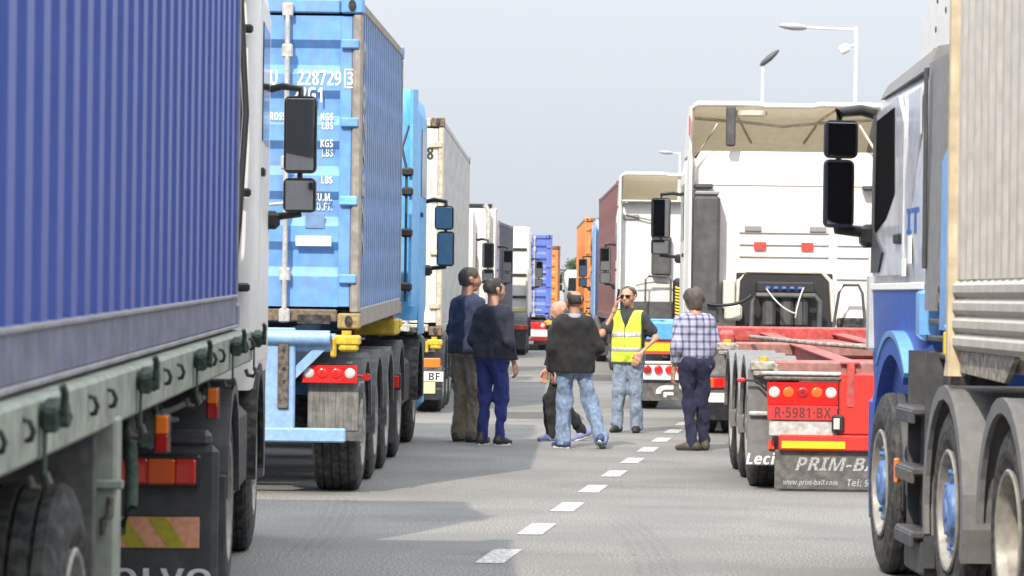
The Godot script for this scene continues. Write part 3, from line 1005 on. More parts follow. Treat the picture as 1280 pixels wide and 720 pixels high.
func hand_prims(wrist: Vector3, dir: Vector3, palm_n: Vector3, thumb_side: Vector3, curl: float) -> Array:
	# dir: wrist to knuckles; palm_n: the way the palm faces; thumb_side: the way the thumb lies
	var d := dir.normalized()
	var sd := (thumb_side - d * thumb_side.dot(d)).normalized()
	var pn := palm_n - d * palm_n.dot(d)
	pn = (pn - sd * pn.dot(sd)).normalized()
	var o := []
	var kn := wrist + d * 0.085
	for f in 4:
		var s := 0.03 - 0.02 * f
		var base := kn + sd * s
		o.append([wrist + d * 0.015 + sd * s * 0.6, base, 0.014, 0.012])
		var len: float = [0.04, 0.045, 0.042, 0.034][f]
		var p := base
		var a := 0.25 * curl
		for seg in 3:
			var dd := d * cos(a) + pn * sin(a)
			var q: Vector3 = p + dd * len * [1.0, 0.7, 0.5][seg]
			o.append([p, q, 0.0095 - 0.0008 * seg, 0.009 - 0.0008 * seg])
			p = q
			a += 0.55 * curl
	var tb := wrist + d * 0.025 + sd * 0.026
	var tk := tb + (sd * 0.6 + d * 0.75 + pn * 0.3).normalized() * 0.045
	var tt := tk + (d + pn * 0.5 * curl + sd * 0.1).normalized() * 0.035
	o.append([tb, tk, 0.014, 0.011])
	o.append([tk, tt, 0.011, 0.009])
	return o

func person(o: Dictionary) -> Node3D:
	# local frame: feet at y 0, front +z, the person's left at +x
	var root := thing("person", o.label, "person", o.at, o.turn, "lorry drivers talking in the road")
	var k: float = o.h / 1.78
	var K := func(a: Array) -> Vector3: return Vector3(a[0], a[1], a[2]) * k
	var lean: Vector3 = K.call(o.get("lean", [0, 0, 0]))
	var hipc: Vector3 = K.call(o.get("hip", [0, 0.95, 0]))
	var chest: Vector3 = hipc + Vector3(0, 0.36, 0) * k + lean * 0.8
	var neck: Vector3 = hipc + Vector3(0, 0.55, -0.015) * k + lean
	var head: Vector3 = neck + K.call(o.get("head", [0, 0.165, 0.035]))
	var g: float = o.get("girth", 1.0)
	var twist := Basis(Vector3.UP, o.get("twist", 0.0))
	var shl: Vector3 = chest + twist * (Vector3(0.168, 0.095, 0) * k)
	var shr: Vector3 = chest + twist * (Vector3(-0.168, 0.095, 0) * k)
	var L := {}
	for q in ["el", "hl", "er", "hr", "kl", "al", "kr", "ar"]:
		L[q] = K.call(o[q])
	var hpl: Vector3 = hipc + Vector3(0.095, -0.03, 0) * k
	var hpr: Vector3 = hipc + Vector3(-0.095, -0.03, 0) * k
	# trunk
	var waist := hipc + Vector3(0, 0.14, 0) * k + lean * 0.3
	var trunk := []
	for q in [-1.0, 1.0]:
		var X := twist * Vector3(q * k, 0, 0)
		trunk.append([chest + X * 0.065 + Vector3(0, 0.06 * k, 0), chest + X * 0.072 - Vector3(0, 0.1 * k, 0), 0.108 * k * g, 0.102 * k * g])
		trunk.append([chest + X * 0.072 - Vector3(0, 0.1 * k, 0), waist + Vector3(q * 0.06 * k * g, 0, 0), 0.1 * k * g, 0.096 * k * g])
		trunk.append([waist + Vector3(q * 0.06 * k * g, 0, 0), hipc + Vector3(q * 0.075 * k, 0, 0), 0.096 * k * g, 0.1 * k * g])
		trunk.append([chest + X * 0.035 + Vector3(0, 0.15 * k, -0.015), chest + X * 0.15 + Vector3(0, 0.098 * k, 0), 0.058 * k, 0.054 * k])
	var skirt := []
	if o.get("hem", 0.02) < 0.0 or o.has("vest"):
		for q in [-1.0, 1.0]:
			skirt.append([hipc + Vector3(q * 0.085 * k, 0.06 * k, -0.022 * k), hipc + Vector3(q * 0.088 * k, -0.14 * k, -0.022 * k), 0.112 * k * g, 0.114 * k * g])
	var belly: float = o.get("belly", 0.0)
	if belly > 0.0:
		trunk.append([waist + Vector3(0, 0.05, belly), waist + Vector3(0, -0.06, belly), 0.1 * k, 0.1 * k])
	var neck_p := [[neck - Vector3(0, 0.05, 0.005), neck + (head - neck) * 0.55, 0.062 * k, 0.055 * k]]
	var arms := [[shl, L.el, 0.056 * k, 0.045 * k], [shr, L.er, 0.056 * k, 0.045 * k]]
	var fore := [[L.el, L.hl, 0.043 * k, 0.03 * k], [L.er, L.hr, 0.043 * k, 0.03 * k]]
	var legs := [[hpl, L.kl, 0.088 * k * g, 0.058 * k], [hpr, L.kr, 0.088 * k * g, 0.058 * k], [L.kl, L.al, 0.056 * k, 0.038 * k], [L.kr, L.ar, 0.056 * k, 0.038 * k]]
	var pelvis := [[hpl + Vector3(0, 0.03, -0.03) * k, hpr + Vector3(0, 0.03, -0.03) * k, 0.1 * k * g, 0.1 * k * g], [waist + Vector3(0.06, -0.02, 0), waist - Vector3(0.06, 0.02, 0), 0.1 * k * g, 0.1 * k * g]]
	# body: one continuous surface; head and hands on finer grids
	var body := fresh()
	field_mesh(sh(trunk + pelvis + neck_p + arms + fore + legs, -0.012), 0.02, 0.018, [], 0.0, body)
	var hb := Basis(Vector3.UP, o.get("look", 0.0)) * Basis(Vector3.RIGHT, o.get("nod", 0.0))
	var H := func(a: Array) -> Vector3: return head + hb * (Vector3(a[0], a[1], a[2]) * k)
	var hp := [
		[H.call([0, 0.035, -0.035]), H.call([0, 0.04, 0.02]), 0.086 * k, 0.08 * k],
		[H.call([0, 0.0, 0.03]), H.call([0, -0.075, 0.05]), 0.066 * k, 0.046 * k],
		[H.call([-0.03, -0.02, 0.05]), H.call([0.03, -0.02, 0.05]), 0.045 * k, 0.045 * k],
		[H.call([0, 0.012, 0.1]), H.call([0, -0.03, 0.115]), 0.011 * k, 0.017 * k],
		[H.call([-0.035, 0.022, 0.083]), H.call([0.035, 0.022, 0.083]), 0.016 * k, 0.016 * k],
		[H.call([-0.02, -0.062, 0.09]), H.call([0.02, -0.062, 0.09]), 0.013 * k, 0.013 * k],
		[H.call([0.084, 0.012, -0.012]), H.call([0.08, -0.028, -0.002]), 0.017 * k, 0.012 * k],
		[H.call([-0.084, 0.012, -0.012]), H.call([-0.08, -0.028, -0.002]), 0.017 * k, 0.012 * k],
		[neck, H.call([0, -0.05, -0.02]), 0.06 * k, 0.056 * k]]
	field_mesh(hp, 0.007, 0.009, [], 0.0, body)
	for q in ["l", "r"]:
		var e: Vector3 = L["e" + q]
		var w: Vector3 = L["h" + q]
		var hd: Dictionary = o.get("hand_" + q, {})
		var dir: Vector3 = hd.get("dir", (w - e))
		var sx := 1.0 if q == "l" else -1.0
		var hand := hand_prims(w, dir, hd.get("palm", Vector3(-sx, 0, 0)), hd.get("thumb", Vector3(0, 0.0, 1)), hd.get("curl", 1.0))
		hand.append([w - (w - e).normalized() * 0.05, w + dir.normalized() * 0.02, 0.027 * k, 0.024 * k])
		field_mesh(hand, 0.006, 0.005, [], 0.0, body)
	field_part("body", body, o.get("skin", M.skin), root)
	# face
	for q in [-1.0, 1.0]:
		if not o.get("shades", false):
			var es := st()
			var rings := []
			for a in [[-0.5, 0.1], [-0.3, 0.9], [0.0, 1.2], [0.3, 0.9], [0.5, 0.1]]:
				var rr := []
				for t in 10:
					rr.append(H.call([q * 0.031 + cos(TAU * t / 10) * 0.013 * a[1], 0.003 + sin(TAU * t / 10) * 0.007 * a[1], 0.095 + a[0] * 0.014]))
				rings.append(rr)
			loft(es, rings)
			part("eye", es, M.hair_dark, root)
		var bs := st()
		tube(bs, [H.call([q * 0.014, 0.024, 0.1]), H.call([q * 0.034, 0.03, 0.097]), H.call([q * 0.05, 0.024, 0.085])], 0.005, 6)
		part("eyebrow", bs, o.get("hair_m", M.hair_dark), root)
	ptube("mouth", [H.call([-0.022, -0.058, 0.098]), H.call([0, -0.06, 0.105]), H.call([0.022, -0.058, 0.098])], 0.004, M.skin_tan, root, 6)
	if o.get("shades", false):
		var gs := Node3D.new()
		gs.name = "sunglasses"
		root.add_child(gs)
		for q in [-1.0, 1.0]:
			pbox("lens", H.call([q * 0.034, 0.002, 0.109]), Vector3(0.056, 0.038, 0.012) * k, M.dark_glass, gs, 0.008, hb * Basis(Vector3.UP, q * 0.15))
			ptube("temple", [H.call([q * 0.06, 0.01, 0.1]), H.call([q * 0.085, 0.01, 0.01])], 0.004, M.black_plastic, gs, 5)
		pbox("bridge", H.call([0, 0.008, 0.113]), Vector3(0.02, 0.008, 0.01) * k, M.black_plastic, gs, 0.002)
	# hair
	if o.has("hair"):
		var cl := []
		for c in o.hair:
			var nrm: Vector3 = (hb * Vector3(c[0], c[1], c[2])).normalized()
			cl.append([nrm, nrm.dot(head) + c[3] * k])
		var hr := fresh()
		var hv: float = o.get("hair_len", 0.012) * 0.6
		var hps := [[H.call([0, 0.035, -0.035]), H.call([0, 0.042, 0.02]), 0.086 * k + hv, 0.08 * k + hv], [H.call([0, 0.0, -0.04]), H.call([0, -0.05, -0.045]), 0.07 * k + hv, 0.058 * k + hv]]
		if o.get("long_hair", false):
			hps.append([H.call([0.05, 0.0, -0.02]), H.call([0.045, -0.09, -0.03]), 0.055, 0.035])
			hps.append([H.call([-0.05, 0.0, -0.02]), H.call([-0.045, -0.09, -0.03]), 0.055, 0.035])
			hps.append([H.call([0, 0.0, -0.06]), H.call([0, -0.1, -0.06]), 0.06, 0.04])
		field_mesh(hps, 0.008, 0.012, cl, 0.02, hr)
		field_part("hair", hr, o.hair_m, root)
	# clothes
	var tg: float = o.get("top_grow", 0.014)
	var hem: float = o.get("hem", 0.02)
	var top := fresh()
	var sleeves := []
	if o.get("short", false):
		for q in ["l", "r"]:
			var a: Vector3 = shl if q == "l" else shr
			sleeves.append([a, a.lerp(L["e" + q], 0.62), 0.06 * k, 0.062 * k])
	else:
		for q in ["l", "r"]:
			var a: Vector3 = shl if q == "l" else shr
			var e: Vector3 = L["e" + q]
			sleeves.append([a, e, 0.054 * k, 0.046 * k])
			sleeves.append([e, e.lerp(L["h" + q], o.get("cuff", 0.92)), 0.045 * k, 0.034 * k])
	field_mesh(sh(trunk + sleeves + (skirt if not o.has("vest") else []), tg) + [[neck - Vector3(0, 0.045, 0), neck - Vector3(0, 0.005, 0), 0.085 * k, 0.07 * k]], 0.013, 0.02, [[Vector3.DOWN, -(hipc.y + hem * k)], [Vector3(0, 1, -0.35).normalized(), Vector3(0, 1, -0.35).normalized().dot(neck + Vector3(0, 0.015, 0))]], 0.018, top)
	field_part(o.get("top_name", "sweater"), top, o.top, root)
	if o.get("collar", false):
		var co := fresh()
		field_mesh([[neck - Vector3(0, 0.03, 0), neck + Vector3(0, 0.028, -0.004), 0.082 * k, 0.069 * k]], 0.01, 0.01, [[Vector3.UP, neck.y + 0.03]], 0.004, co)
		field_part("collar", co, o.collar_m, root)
	var lw: float = o.get("loose", 0.02)
	var tr := fresh()
	var tl := [[hpl, L.kl, 0.094 * k * g, (0.064 + lw * 0.6) * k], [hpr, L.kr, 0.094 * k * g, (0.064 + lw * 0.6) * k]]
	for q in ["l", "r"]:
		var a: Vector3 = L["k" + q]
		var b: Vector3 = L["a" + q]
		tl.append([a, b + Vector3(0, -0.02, 0), (0.064 + lw * 0.6) * k, (0.048 + lw) * k])
	field_mesh(sh(pelvis, 0.008) + tl, 0.013, 0.018, [[Vector3.UP, hipc.y + 0.115 * k], [Vector3.DOWN, -0.028]], 0.026, tr)
	field_part("trousers", tr, o.legs, root)
	if o.has("pocket"):
		var pk := fresh()
		var kn: Vector3 = hpr.lerp(L.kr, 0.72)
		field_mesh([[kn + Vector3(-0.07, 0.05, -0.02), kn + Vector3(-0.07, -0.06, -0.02), 0.055, 0.055]], 0.013, 0.02, [], 0.02, pk)
		field_part("cargo_pocket", pk, o.legs, root)
	if o.has("vest"):
		var vs := fresh()
		var vt := sh(trunk + skirt, tg + 0.014)
		var vclip := [[Vector3.DOWN, -(hipc.y + o.vest * k)], [Vector3(1, 0, 0), chest.x + 0.185 * k], [Vector3(-1, 0, 0), -chest.x + 0.185 * k], ["v", chest + Vector3(0.0, -0.03, 0.0)], [Vector3(0, 1, 0), neck.y + 0.0]]
		field_mesh(vt, 0.012, 0.02, vclip, 0.016, vs)
		var vest := field_part("vest", vs, M.hi_vis, root)
		for y in [0.13, 0.31]:
			var bd := fresh()
			var by: float = hipc.y + (y - 0.06) * k
			field_mesh(sh(vt, 0.005), 0.012, 0.02, [[Vector3.UP, by + 0.027], [Vector3.DOWN, -by + 0.027], [Vector3(1, 0, 0), chest.x + 0.185 * k], [Vector3(-1, 0, 0), -chest.x + 0.185 * k]], 0.016, bd)
			field_part("reflective_band", bd, M.silver_band, vest)
		ptube("zip", [waist + Vector3(0.0, -0.08, 0.17), waist + Vector3(0, 0.1, 0.165), chest + Vector3(0, 0.02, 0.16)], 0.006, M.charcoal_shirt, vest, 5)
	# shoes
	for q in ["l", "r"]:
		var a: Vector3 = L["a" + q]
		var fd: Dictionary = o.get("foot_" + q, {})
		var fb := Basis(Vector3.UP, fd.get("turn", 0.15 if q == "l" else -0.15)) * Basis(Vector3.RIGHT, fd.get("pitch", 0.0))
		var ss := fresh()
		var F := func(x, y, z) -> Vector3: return a + fb * (Vector3(x, y, z) * k)
		var drop: float = -0.09
		field_mesh([[F.call(0, drop + 0.042, -0.05), F.call(0, drop + 0.04, 0.06), 0.042, 0.043], [F.call(0, drop + 0.04, 0.06), F.call(0, drop + 0.03, 0.165), 0.043, 0.03], [F.call(0, drop + 0.06, -0.03), F.call(0, 0.015, -0.015), 0.043, 0.043]], 0.008, 0.012, [[-fb.y, -(a + fb * Vector3(0, drop + 0.012, 0) * k).dot(fb.y)]], 0.0, ss)
		var shoe := field_part("shoe", ss, o.shoes, root)
		var so := st()
		var rings := []
		for y in [0.0, 0.022]:
			var rr := []
			for t in 20:
				var an := TAU * t / 20
				var z := sin(an) * 0.135 + 0.045
				rr.append(F.call(cos(an) * (0.043 + 0.006 * sin(an)), drop + y, z))
			rings.append(rr)
		loft(so, rings)
		part("sole", so, o.get("sole", M.shoe_black), shoe)
	return root

# ------------------------------------------------------------------ the flatbed in the left foreground
func flatbed() -> void:
	var root := thing("flatbed_trailer", "grey green flatbed trailer with rope hooks and ratchets under the nearest blue container", "trailer", Vector3(-2.422, 0, -3.2), 0.015)
	var f := Node3D.new()
	f.name = "deck_frame"
	root.add_child(f)
	f.rotation.x = 0.0105
	var dk := 1.25
	pbox("deck", Vector3(0, dk - 0.06, -6.75), Vector3(2.44, 0.1, 13.4), M.grey_green, f)
	for q in [-1.0, 1.0]:
		var s := st()
		prism(s, V2([q * 1.2, dk - 0.012, q * 1.262, dk - 0.012, q * 1.274, dk - 0.024, q * 1.274, dk - 0.168, q * 1.262, dk - 0.18, q * 1.2, dk - 0.18, q * 1.2, dk - 0.165, q * 1.255, dk - 0.16, q * 1.255, dk - 0.03, q * 1.2, dk - 0.03]), -13.5, 0.0)
		part("side_rail", s, M.grey_green, f)
		pbox("main_beam", Vector3(q * 0.5, dk - 0.33, -6.75), Vector3(0.14, 0.42, 13.2), M.chassis_black, f)
	for k in 17:
		pbox("cross_member", Vector3(0, dk - 0.17, -0.6 - 0.78 * k), Vector3(2.3, 0.1, 0.08), M.grey_green, f)
	# rope hooks and ratchets along the near side
	for D in [7.0, 7.5, 8.0, 8.75, 9.4, 9.9, 11.2, 11.75, 12.3, 13.4, 13.9, 14.4, 15.45, 15.94, 16.4]:
		var z: float = -(D - 3.2)
		var hk := ptube("rope_hook", [Vector3(1.27, dk - 0.055, z), Vector3(1.292, dk - 0.06, z), Vector3(1.3, dk - 0.085, z - 0.01), Vector3(1.292, dk - 0.108, z - 0.025), Vector3(1.28, dk - 0.11, z - 0.04)], 0.0075, M.chassis_black if int(D * 10) % 3 else M.dark_green, f, 7)
		hk.rotation.y = 0.0
	for D in [8.33, 10.8, 13.07, 15.1, 16.62]:
		var z: float = -(D - 3.2)
		var rn := Node3D.new()
		rn.name = "ratchet"
		f.add_child(rn, true)
		pbox("ratchet_body", Vector3(1.305, dk - 0.06, z), Vector3(0.05, 0.07, 0.1), M.dark_green, rn, 0.012, Basis(Vector3.RIGHT, 0.3))
		ptube("ratchet_drum", [Vector3(1.275, dk - 0.06, z), Vector3(1.35, dk - 0.06, z)], 0.032, M.dark_green, rn, 12)
		ptube("ratchet_lever", [Vector3(1.34, dk - 0.05, z + 0.03), Vector3(1.345, dk - 0.0, z + 0.06), Vector3(1.34, dk + 0.02, z + 0.07)], 0.011, M.dark_green, rn, 6)
		pbox("strap", Vector3(1.288, dk - 0.15, z + 0.01), Vector3(0.008, 0.13, 0.04), M.dark_green, rn, 0.002)
		ptube("strap_hook", [Vector3(1.29, dk - 0.21, z + 0.01), Vector3(1.3, dk - 0.235, z + 0.01), Vector3(1.285, dk - 0.255, z + 0.0), Vector3(1.255, dk - 0.25, z - 0.01), Vector3(1.245, dk - 0.22, z - 0.01)], 0.011, M.steel_grey, rn, 7)
	for d in [[11.9, 1.04, 1.255], [14.5, 1.065, 1.24]]:
		var z: float = -(d[0] - 3.2)
		var mk := Node3D.new()
		mk.name = "side_marker"
		root.add_child(mk, true)
		pbox("marker_housing", Vector3(d[2], d[1], z - 0.02), Vector3(0.06, 0.145, 0.035), M.steel_grey, mk, 0.006)
		pbox("lens", Vector3(d[2], d[1] + 0.033, z), Vector3(0.05, 0.07, 0.025), M.orange_lens, mk, 0.006)
		pbox("lens", Vector3(d[2], d[1] - 0.036, z), Vector3(0.05, 0.065, 0.025), M.dark_red_lens, mk, 0.006)
		ptube("marker_stalk", [Vector3(d[2] - 0.02, d[1] + 0.06, z - 0.03), Vector3(d[2] - 0.04, d[1] + 0.12, z - 0.05)], 0.012, M.dark_green, mk)
	ptube("air_pipe", [Vector3(1.2, 1.14, -8.0), Vector3(1.22, 0.95, -7.98), Vector3(1.22, 0.82, -7.96), Vector3(1.19, 0.74, -7.94), Vector3(1.1, 0.71, -7.9), Vector3(0.9, 0.7, -7.9)], 0.024, M.dark_green, root, 10)
	var s := st()
	var gear := PackedVector2Array()
	for k in 28:
		var t := TAU * k / 28.0
		var r := 0.085 if k % 2 else 0.072
		gear.append(Vector2(cos(t) * r, sin(t) * r))
	prism(s, gear, -0.015, 0.015, Transform3D(Basis(Vector3.UP, 0.5), Vector3(1.14, 1.03, -9.4)))
	part("winding_gear", s, M.dark_green, root)
	for q in [[Vector3(1.2, 1.12, -9.2), Vector3(1.15, 1.06, -9.6), Vector3(1.2, 1.1, -10.4)], [Vector3(1.1, 1.1, -9.9), Vector3(1.12, 1.0, -10.6), Vector3(1.05, 0.98, -11.6)], [Vector3(1.2, 1.13, -10.9), Vector3(1.21, 1.05, -11.15), Vector3(1.19, 1.13, -11.5)]]:
		ptube("air_line", arc_pts(q[0], q[1], q[2]), 0.014, M.dark_green, root)
	# support plate between the wheels and the tractor
	pbox("support_plate", Vector3(1.235, 0.72, -6.95), Vector3(0.1, 0.9, 0.16), M.grey_green, root, 0.01)
	pbox("support_bar", Vector3(1.25, 0.96, -6.86), Vector3(0.12, 0.03, 0.03), M.grey_green, root, 0.006)
	ptube("support_latch", [Vector3(1.27, 0.92, -6.85), Vector3(1.27, 0.86, -6.84), Vector3(1.25, 0.85, -6.84), Vector3(1.25, 0.8, -6.84)], 0.012, M.steel_grey, root)
	pbox("support_plate", Vector3(-1.235, 0.72, -6.95), Vector3(0.1, 0.9, 0.16), M.grey_green, root, 0.01)
	pbox("spray_flap", Vector3(1.05, 0.75, -6.8), Vector3(0.36, 0.75, 0.03), M.flap_grey, root)
	pbox("spray_flap", Vector3(-1.05, 0.75, -6.8), Vector3(0.36, 0.75, 0.03), M.flap_grey, root)
	for z in [-2.4, -3.7, -6.25]:
		pbox("axle", Vector3(0, 0.5, z), Vector3(1.7, 0.14, 0.14), M.chassis_black, root, 0.05)
		for q in [-1.0, 1.0]:
			put_wheel("trailer", root, Vector3(q * 1.05, 0.5, z), q)

# ------------------------------------------------------------------ the tipper lorry in the right foreground
func tipper() -> void:
	# origin: ground under the middle of the first axle; forward is -z
	var root := thing("tipper_lorry", "silver and blue lorry with beige ribbed tipper body and two stacked black mirrors", "truck", Vector3(3.39, 0, -18.5), 0.026)
	for q in [-1.0, 1.0]:
		put_wheel("steer_blue", root, Vector3(q * 1.1, 0.52, 0), q)
		put_wheel("steer_blue", root, Vector3(q * 1.1, 0.52, 2.4), q)
		put_wheel("drive", root, Vector3(q * 1.11, 0.51, 4.05), q)
		put_wheel("drive", root, Vector3(q * 0.78, 0.51, 4.05), q)
		put_wheel("drive", root, Vector3(q * 1.11, 0.51, 5.4), q)
		pbox("frame_rail", Vector3(q * 0.42, 0.95, 3.2), Vector3(0.1, 0.3, 8.4), M.chassis_black, root)
		guard(root, 2.4, 0.52, 0.63, -20, 196, q * 0.85, q * 1.275, M.guard_grey)
		guard(root, 4.05, 0.51, 0.63, 20, 178, q * 0.6, q * 1.28, M.guard_grey)
		guard(root, 5.4, 0.51, 0.63, 0, 165, q * 0.6, q * 1.28, M.guard_grey)
		guard(root, 0.0, 0.52, 0.6, -12, 60, q * 0.8, q * 1.2, M.dark_plastic)
	for z in [0.0, 2.4, 4.05, 5.4]:
		pbox("axle", Vector3(0, 0.51, z), Vector3(1.8, 0.15, 0.15), M.chassis_black, root, 0.05)
	pbox("gearbox", Vector3(0, 0.8, 0.6), Vector3(0.9, 0.5, 2.2), M.chassis_black, root, 0.1)
	# cab
	var s := st()
	loft(s, [rring(1.13, -1.32, 0.85, 0.08, 1.66), rring(1.15, -1.34, 0.85, 0.1, 1.9), rring(1.15, -1.26, 0.85, 0.1, 2.3), rring(1.13, -1.12, 0.85, 0.1, 2.74), rring(1.08, -1.0, 0.84, 0.12, 2.86), rring(0.98, -0.85, 0.8, 0.12, 2.92)])
	part("cab_body", s, M.cab_silver, root)
	s = st()
	loft(s, [rring(1.1, -1.34, 0.8, 0.08, 0.75), rring(1.13, -1.36, 0.8, 0.1, 1.3), rring(1.14, -1.36, 0.84, 0.1, 1.62), rring(1.14, -1.34, 0.84, 0.1, 1.66)])
	var lowcab := part("cab_lower", s, M.cab_deep_blue, root)
	lowcab.set_meta("label", "dark blue lower cab panel")
	pbox("trim_strip", Vector3(-1.142, 1.655, -0.24), Vector3(0.016, 0.04, 2.1), M.plate_white, root, 0.005)
	pbox("cab_corner", Vector3(-1.1, 1.5, 0.74), Vector3(0.12, 0.3, 0.2), M.cab_light_blue, root, 0.04)
	pbox("corner_trim", Vector3(-1.11, 1.5, -1.28), Vector3(0.1, 0.5, 0.18), M.cab_silver, root, 0.04)
	s = st()
	hexa(s, [Vector3(-1.0, 1.95, -1.36), Vector3(1.0, 1.95, -1.36), Vector3(1.0, 1.95, -1.3), Vector3(-1.0, 1.95, -1.3)], [Vector3(-0.98, 2.72, -1.16), Vector3(0.98, 2.72, -1.16), Vector3(0.98, 2.72, -1.1), Vector3(-0.98, 2.72, -1.1)])
	part("windscreen", s, M.dark_glass, root)
	for q in [-1.0, 1.0]:
		var door := Node3D.new()
		door.name = "door"
		root.add_child(door, true)
		s = st()
		prism(s, V2([-1.1, 1.72, -1.02, 2.7, -0.1, 2.76, 0.12, 2.6, 0.12, 1.72]), q * 1.136, q * 1.158, SIDE)
		part("door_skin", s, M.cab_silver, door)
		s = st()
		prism(s, V2([-1.0, 1.98, -0.95, 2.66, -0.24, 2.7, -0.2, 2.2, -0.55, 2.06]), q * 1.15, q * 1.165, SIDE)
		part("window", s, M.cab_interior, door)
		s = st()
		prism(s, V2([-1.09, 1.74, -1.045, 2.7, -0.985, 2.7, -0.99, 2.0, -0.62, 1.86, -0.8, 1.74]), q * 1.15, q * 1.172, SIDE)
		part("window_trim", s, M.dark_plastic, door)
		pbox("door_handle", Vector3(q * 1.165, 1.93, -0.02), Vector3(0.03, 0.06, 0.2), M.black_plastic, door)
		s = st()
		prism(s, V2([0.3, 2.2, 0.28, 2.74, 0.72, 2.76, 0.72, 2.5, 0.4, 2.08]), q * 1.146, q * 1.156, SIDE)
		part("quarter_panel", s, M.cab_silver, root)
		# side extender behind the cab
		s = st()
		hexa(s, [Vector3(q * 1.155, 1.52, 0.95), Vector3(q * 1.1, 1.52, 0.95), Vector3(q * 1.1, 1.52, 1.35), Vector3(q * 1.16, 1.52, 1.35)], [Vector3(q * 1.13, 2.88, 0.86), Vector3(q * 1.08, 2.88, 0.86), Vector3(q * 1.1, 2.88, 1.6), Vector3(q * 1.15, 2.88, 1.6)])
		part("side_extender", s, M.panel_grey, root)
		pbox("extender_seam", Vector3(q * 1.165, 2.3, 0.98), Vector3(0.02, 1.1, 0.05), M.dark_plastic, root, 0.008)
		s = st()
		prism(s, V2([1.58, 1.42, 1.62, 2.3, 2.3, 2.6, 2.3, 1.42]), q * 1.14, q * 1.175, SIDE)
		part("blue_tank_panel", s, M.cab_light_blue, root)
		# front wheel arch in blue
		s = st()
		arch(s, 0.0, 0.5, 0.86, 52, 196, q * 0.98, q * 1.2, 0.1, 18)
		part("wheel_arch", s, M.cab_deep_blue, root)
		s = st()
		arch(s, 0.0, 0.5, 0.9, 48, 128, q * 0.95, q * 1.21, 0.036, 14)
		part("arch_top", s, M.cab_light_blue, root)
		# battery box and steps between the steered axles
		pbox("step_box", Vector3(q * 0.98, 0.6, 1.12), Vector3(0.36, 0.86, 0.5), M.chassis_black, root, 0.03)
		for y in [0.32, 0.66, 0.98]:
			pbox("step_tread", Vector3(q * 1.16, y, 1.1), Vector3(0.24, 0.045, 0.62), M.dark_plastic, root, 0.012)
			pbox("step_lip", Vector3(q * 1.275, y - 0.03, 1.1), Vector3(0.02, 0.07, 0.6), M.steel_grey if y == 0.66 else M.dark_plastic, root, 0.006)
		for z in [0.82, 1.42]:
			s = st()
			prism(s, V2([z, 0.15, z, 1.3, z + 0.03, 1.3, z + 0.03, 0.15]), q * 0.9, q * 1.22, SIDE)
			part("step_bracket", s, M.dark_plastic, root)
		pbox("skirt", Vector3(q * 1.1, 0.2, 1.1), Vector3(0.26, 0.2, 0.6), M.dark_plastic, root, 0.02)
		pbox("side_marker", Vector3(q * 1.262, 0.63, 0.72), Vector3(0.03, 0.14, 0.05), M.orange_lens, root, 0.01)
		for k in 5:
			pbox("grille_bar", Vector3(q * 1.0, 1.28 + 0.09 * k, 1.3), Vector3(0.3, 0.035, 0.5), M.dark_plastic, root, 0.008)
		s = st()
		hexa(s, [Vector3(q * 1.16, 1.0, 1.5), Vector3(q * 0.85, 1.0, 1.5), Vector3(q * 0.85, 1.0, 1.75), Vector3(q * 1.16, 1.0, 1.75)], [Vector3(q * 1.12, 1.5, 1.7), Vector3(q * 0.85, 1.5, 1.7), Vector3(q * 0.85, 1.5, 1.95), Vector3(q * 1.12, 1.5, 1.95)])
		part("strut", s, M.chassis_black, root)
		pbox("front_step", Vector3(q * 1.05, 0.7, -1.12), Vector3(0.2, 0.6, 0.36), M.cab_deep_blue, root, 0.05)
		mirror(root, Vector3(q * 1.15, 0, -1.0), q, [[0.22, 2.55, 0.21, 0.23], [0.23, 2.22, 0.19, 0.41]], 0.22, 0.0, 0.036)
	# handrail loop low on the cab corner, lettering on the door
	text("lettering", "IT", 0.14, Vector3(-1.153, 2.02, 0.46), M.blue_print, root, 2.6, Basis(Vector3.UP, -PI / 2))
	pbox("door_notice", Vector3(-1.16, 1.86, 0.42), Vector3(0.006, 0.16, 0.12), M.plate_white, root, 0.002)
	pbox("door_notice", Vector3(-1.16, 1.76, 0.2), Vector3(0.006, 0.1, 0.14), M.plate_white, root, 0.002)
	for q in [-1.0, 1.0]:
		var rb := st()
		hexa(rb, [Vector3(q * 1.12, 2.8, -1.12), Vector3(q * 0.95, 2.8, -1.12), Vector3(q * 0.95, 2.9, -1.02), Vector3(q * 1.09, 2.88, -1.02)], [Vector3(q * 1.13, 2.86, 0.86), Vector3(q * 0.95, 2.86, 0.86), Vector3(q * 0.95, 3.0, 0.86), Vector3(q * 1.08, 2.98, 0.86)])
		part("roof_edge", rb, M.panel_grey, root)
	# sun visor and roof spoiler
	s = st()
	hexa(s, [Vector3(-1.05, 2.72, -1.16), Vector3(1.05, 2.72, -1.16), Vector3(1.05, 2.78, -1.38), Vector3(-1.05, 2.78, -1.38)], [Vector3(-1.05, 2.82, -1.1), Vector3(1.05, 2.82, -1.1), Vector3(1.05, 2.84, -1.36), Vector3(-1.05, 2.84, -1.36)])
	part("sun_visor", s, M.dark_plastic, root)
	s = st()
	prism(s, V2([-0.5, 2.93, 0.1, 3.4, 0.5, 3.75, 1.1, 3.8, 1.1, 2.93]), -1.0, 1.0, SIDE)
	var sp := part("roof_spoiler", s, M.cab_white, root)
	for p in [[0.3, 3.28], [0.25, 3.12], [0.6, 3.2], [0.65, 3.42], [0.2, 3.0]]:
		ptube("spoiler_bolt", [Vector3(-1.004, p[1], p[0]), Vector3(-0.99, p[1], p[0])], 0.018, M.chassis_black, sp)
	# tipper body
	var bz := 2.45
	var bl := 6.4
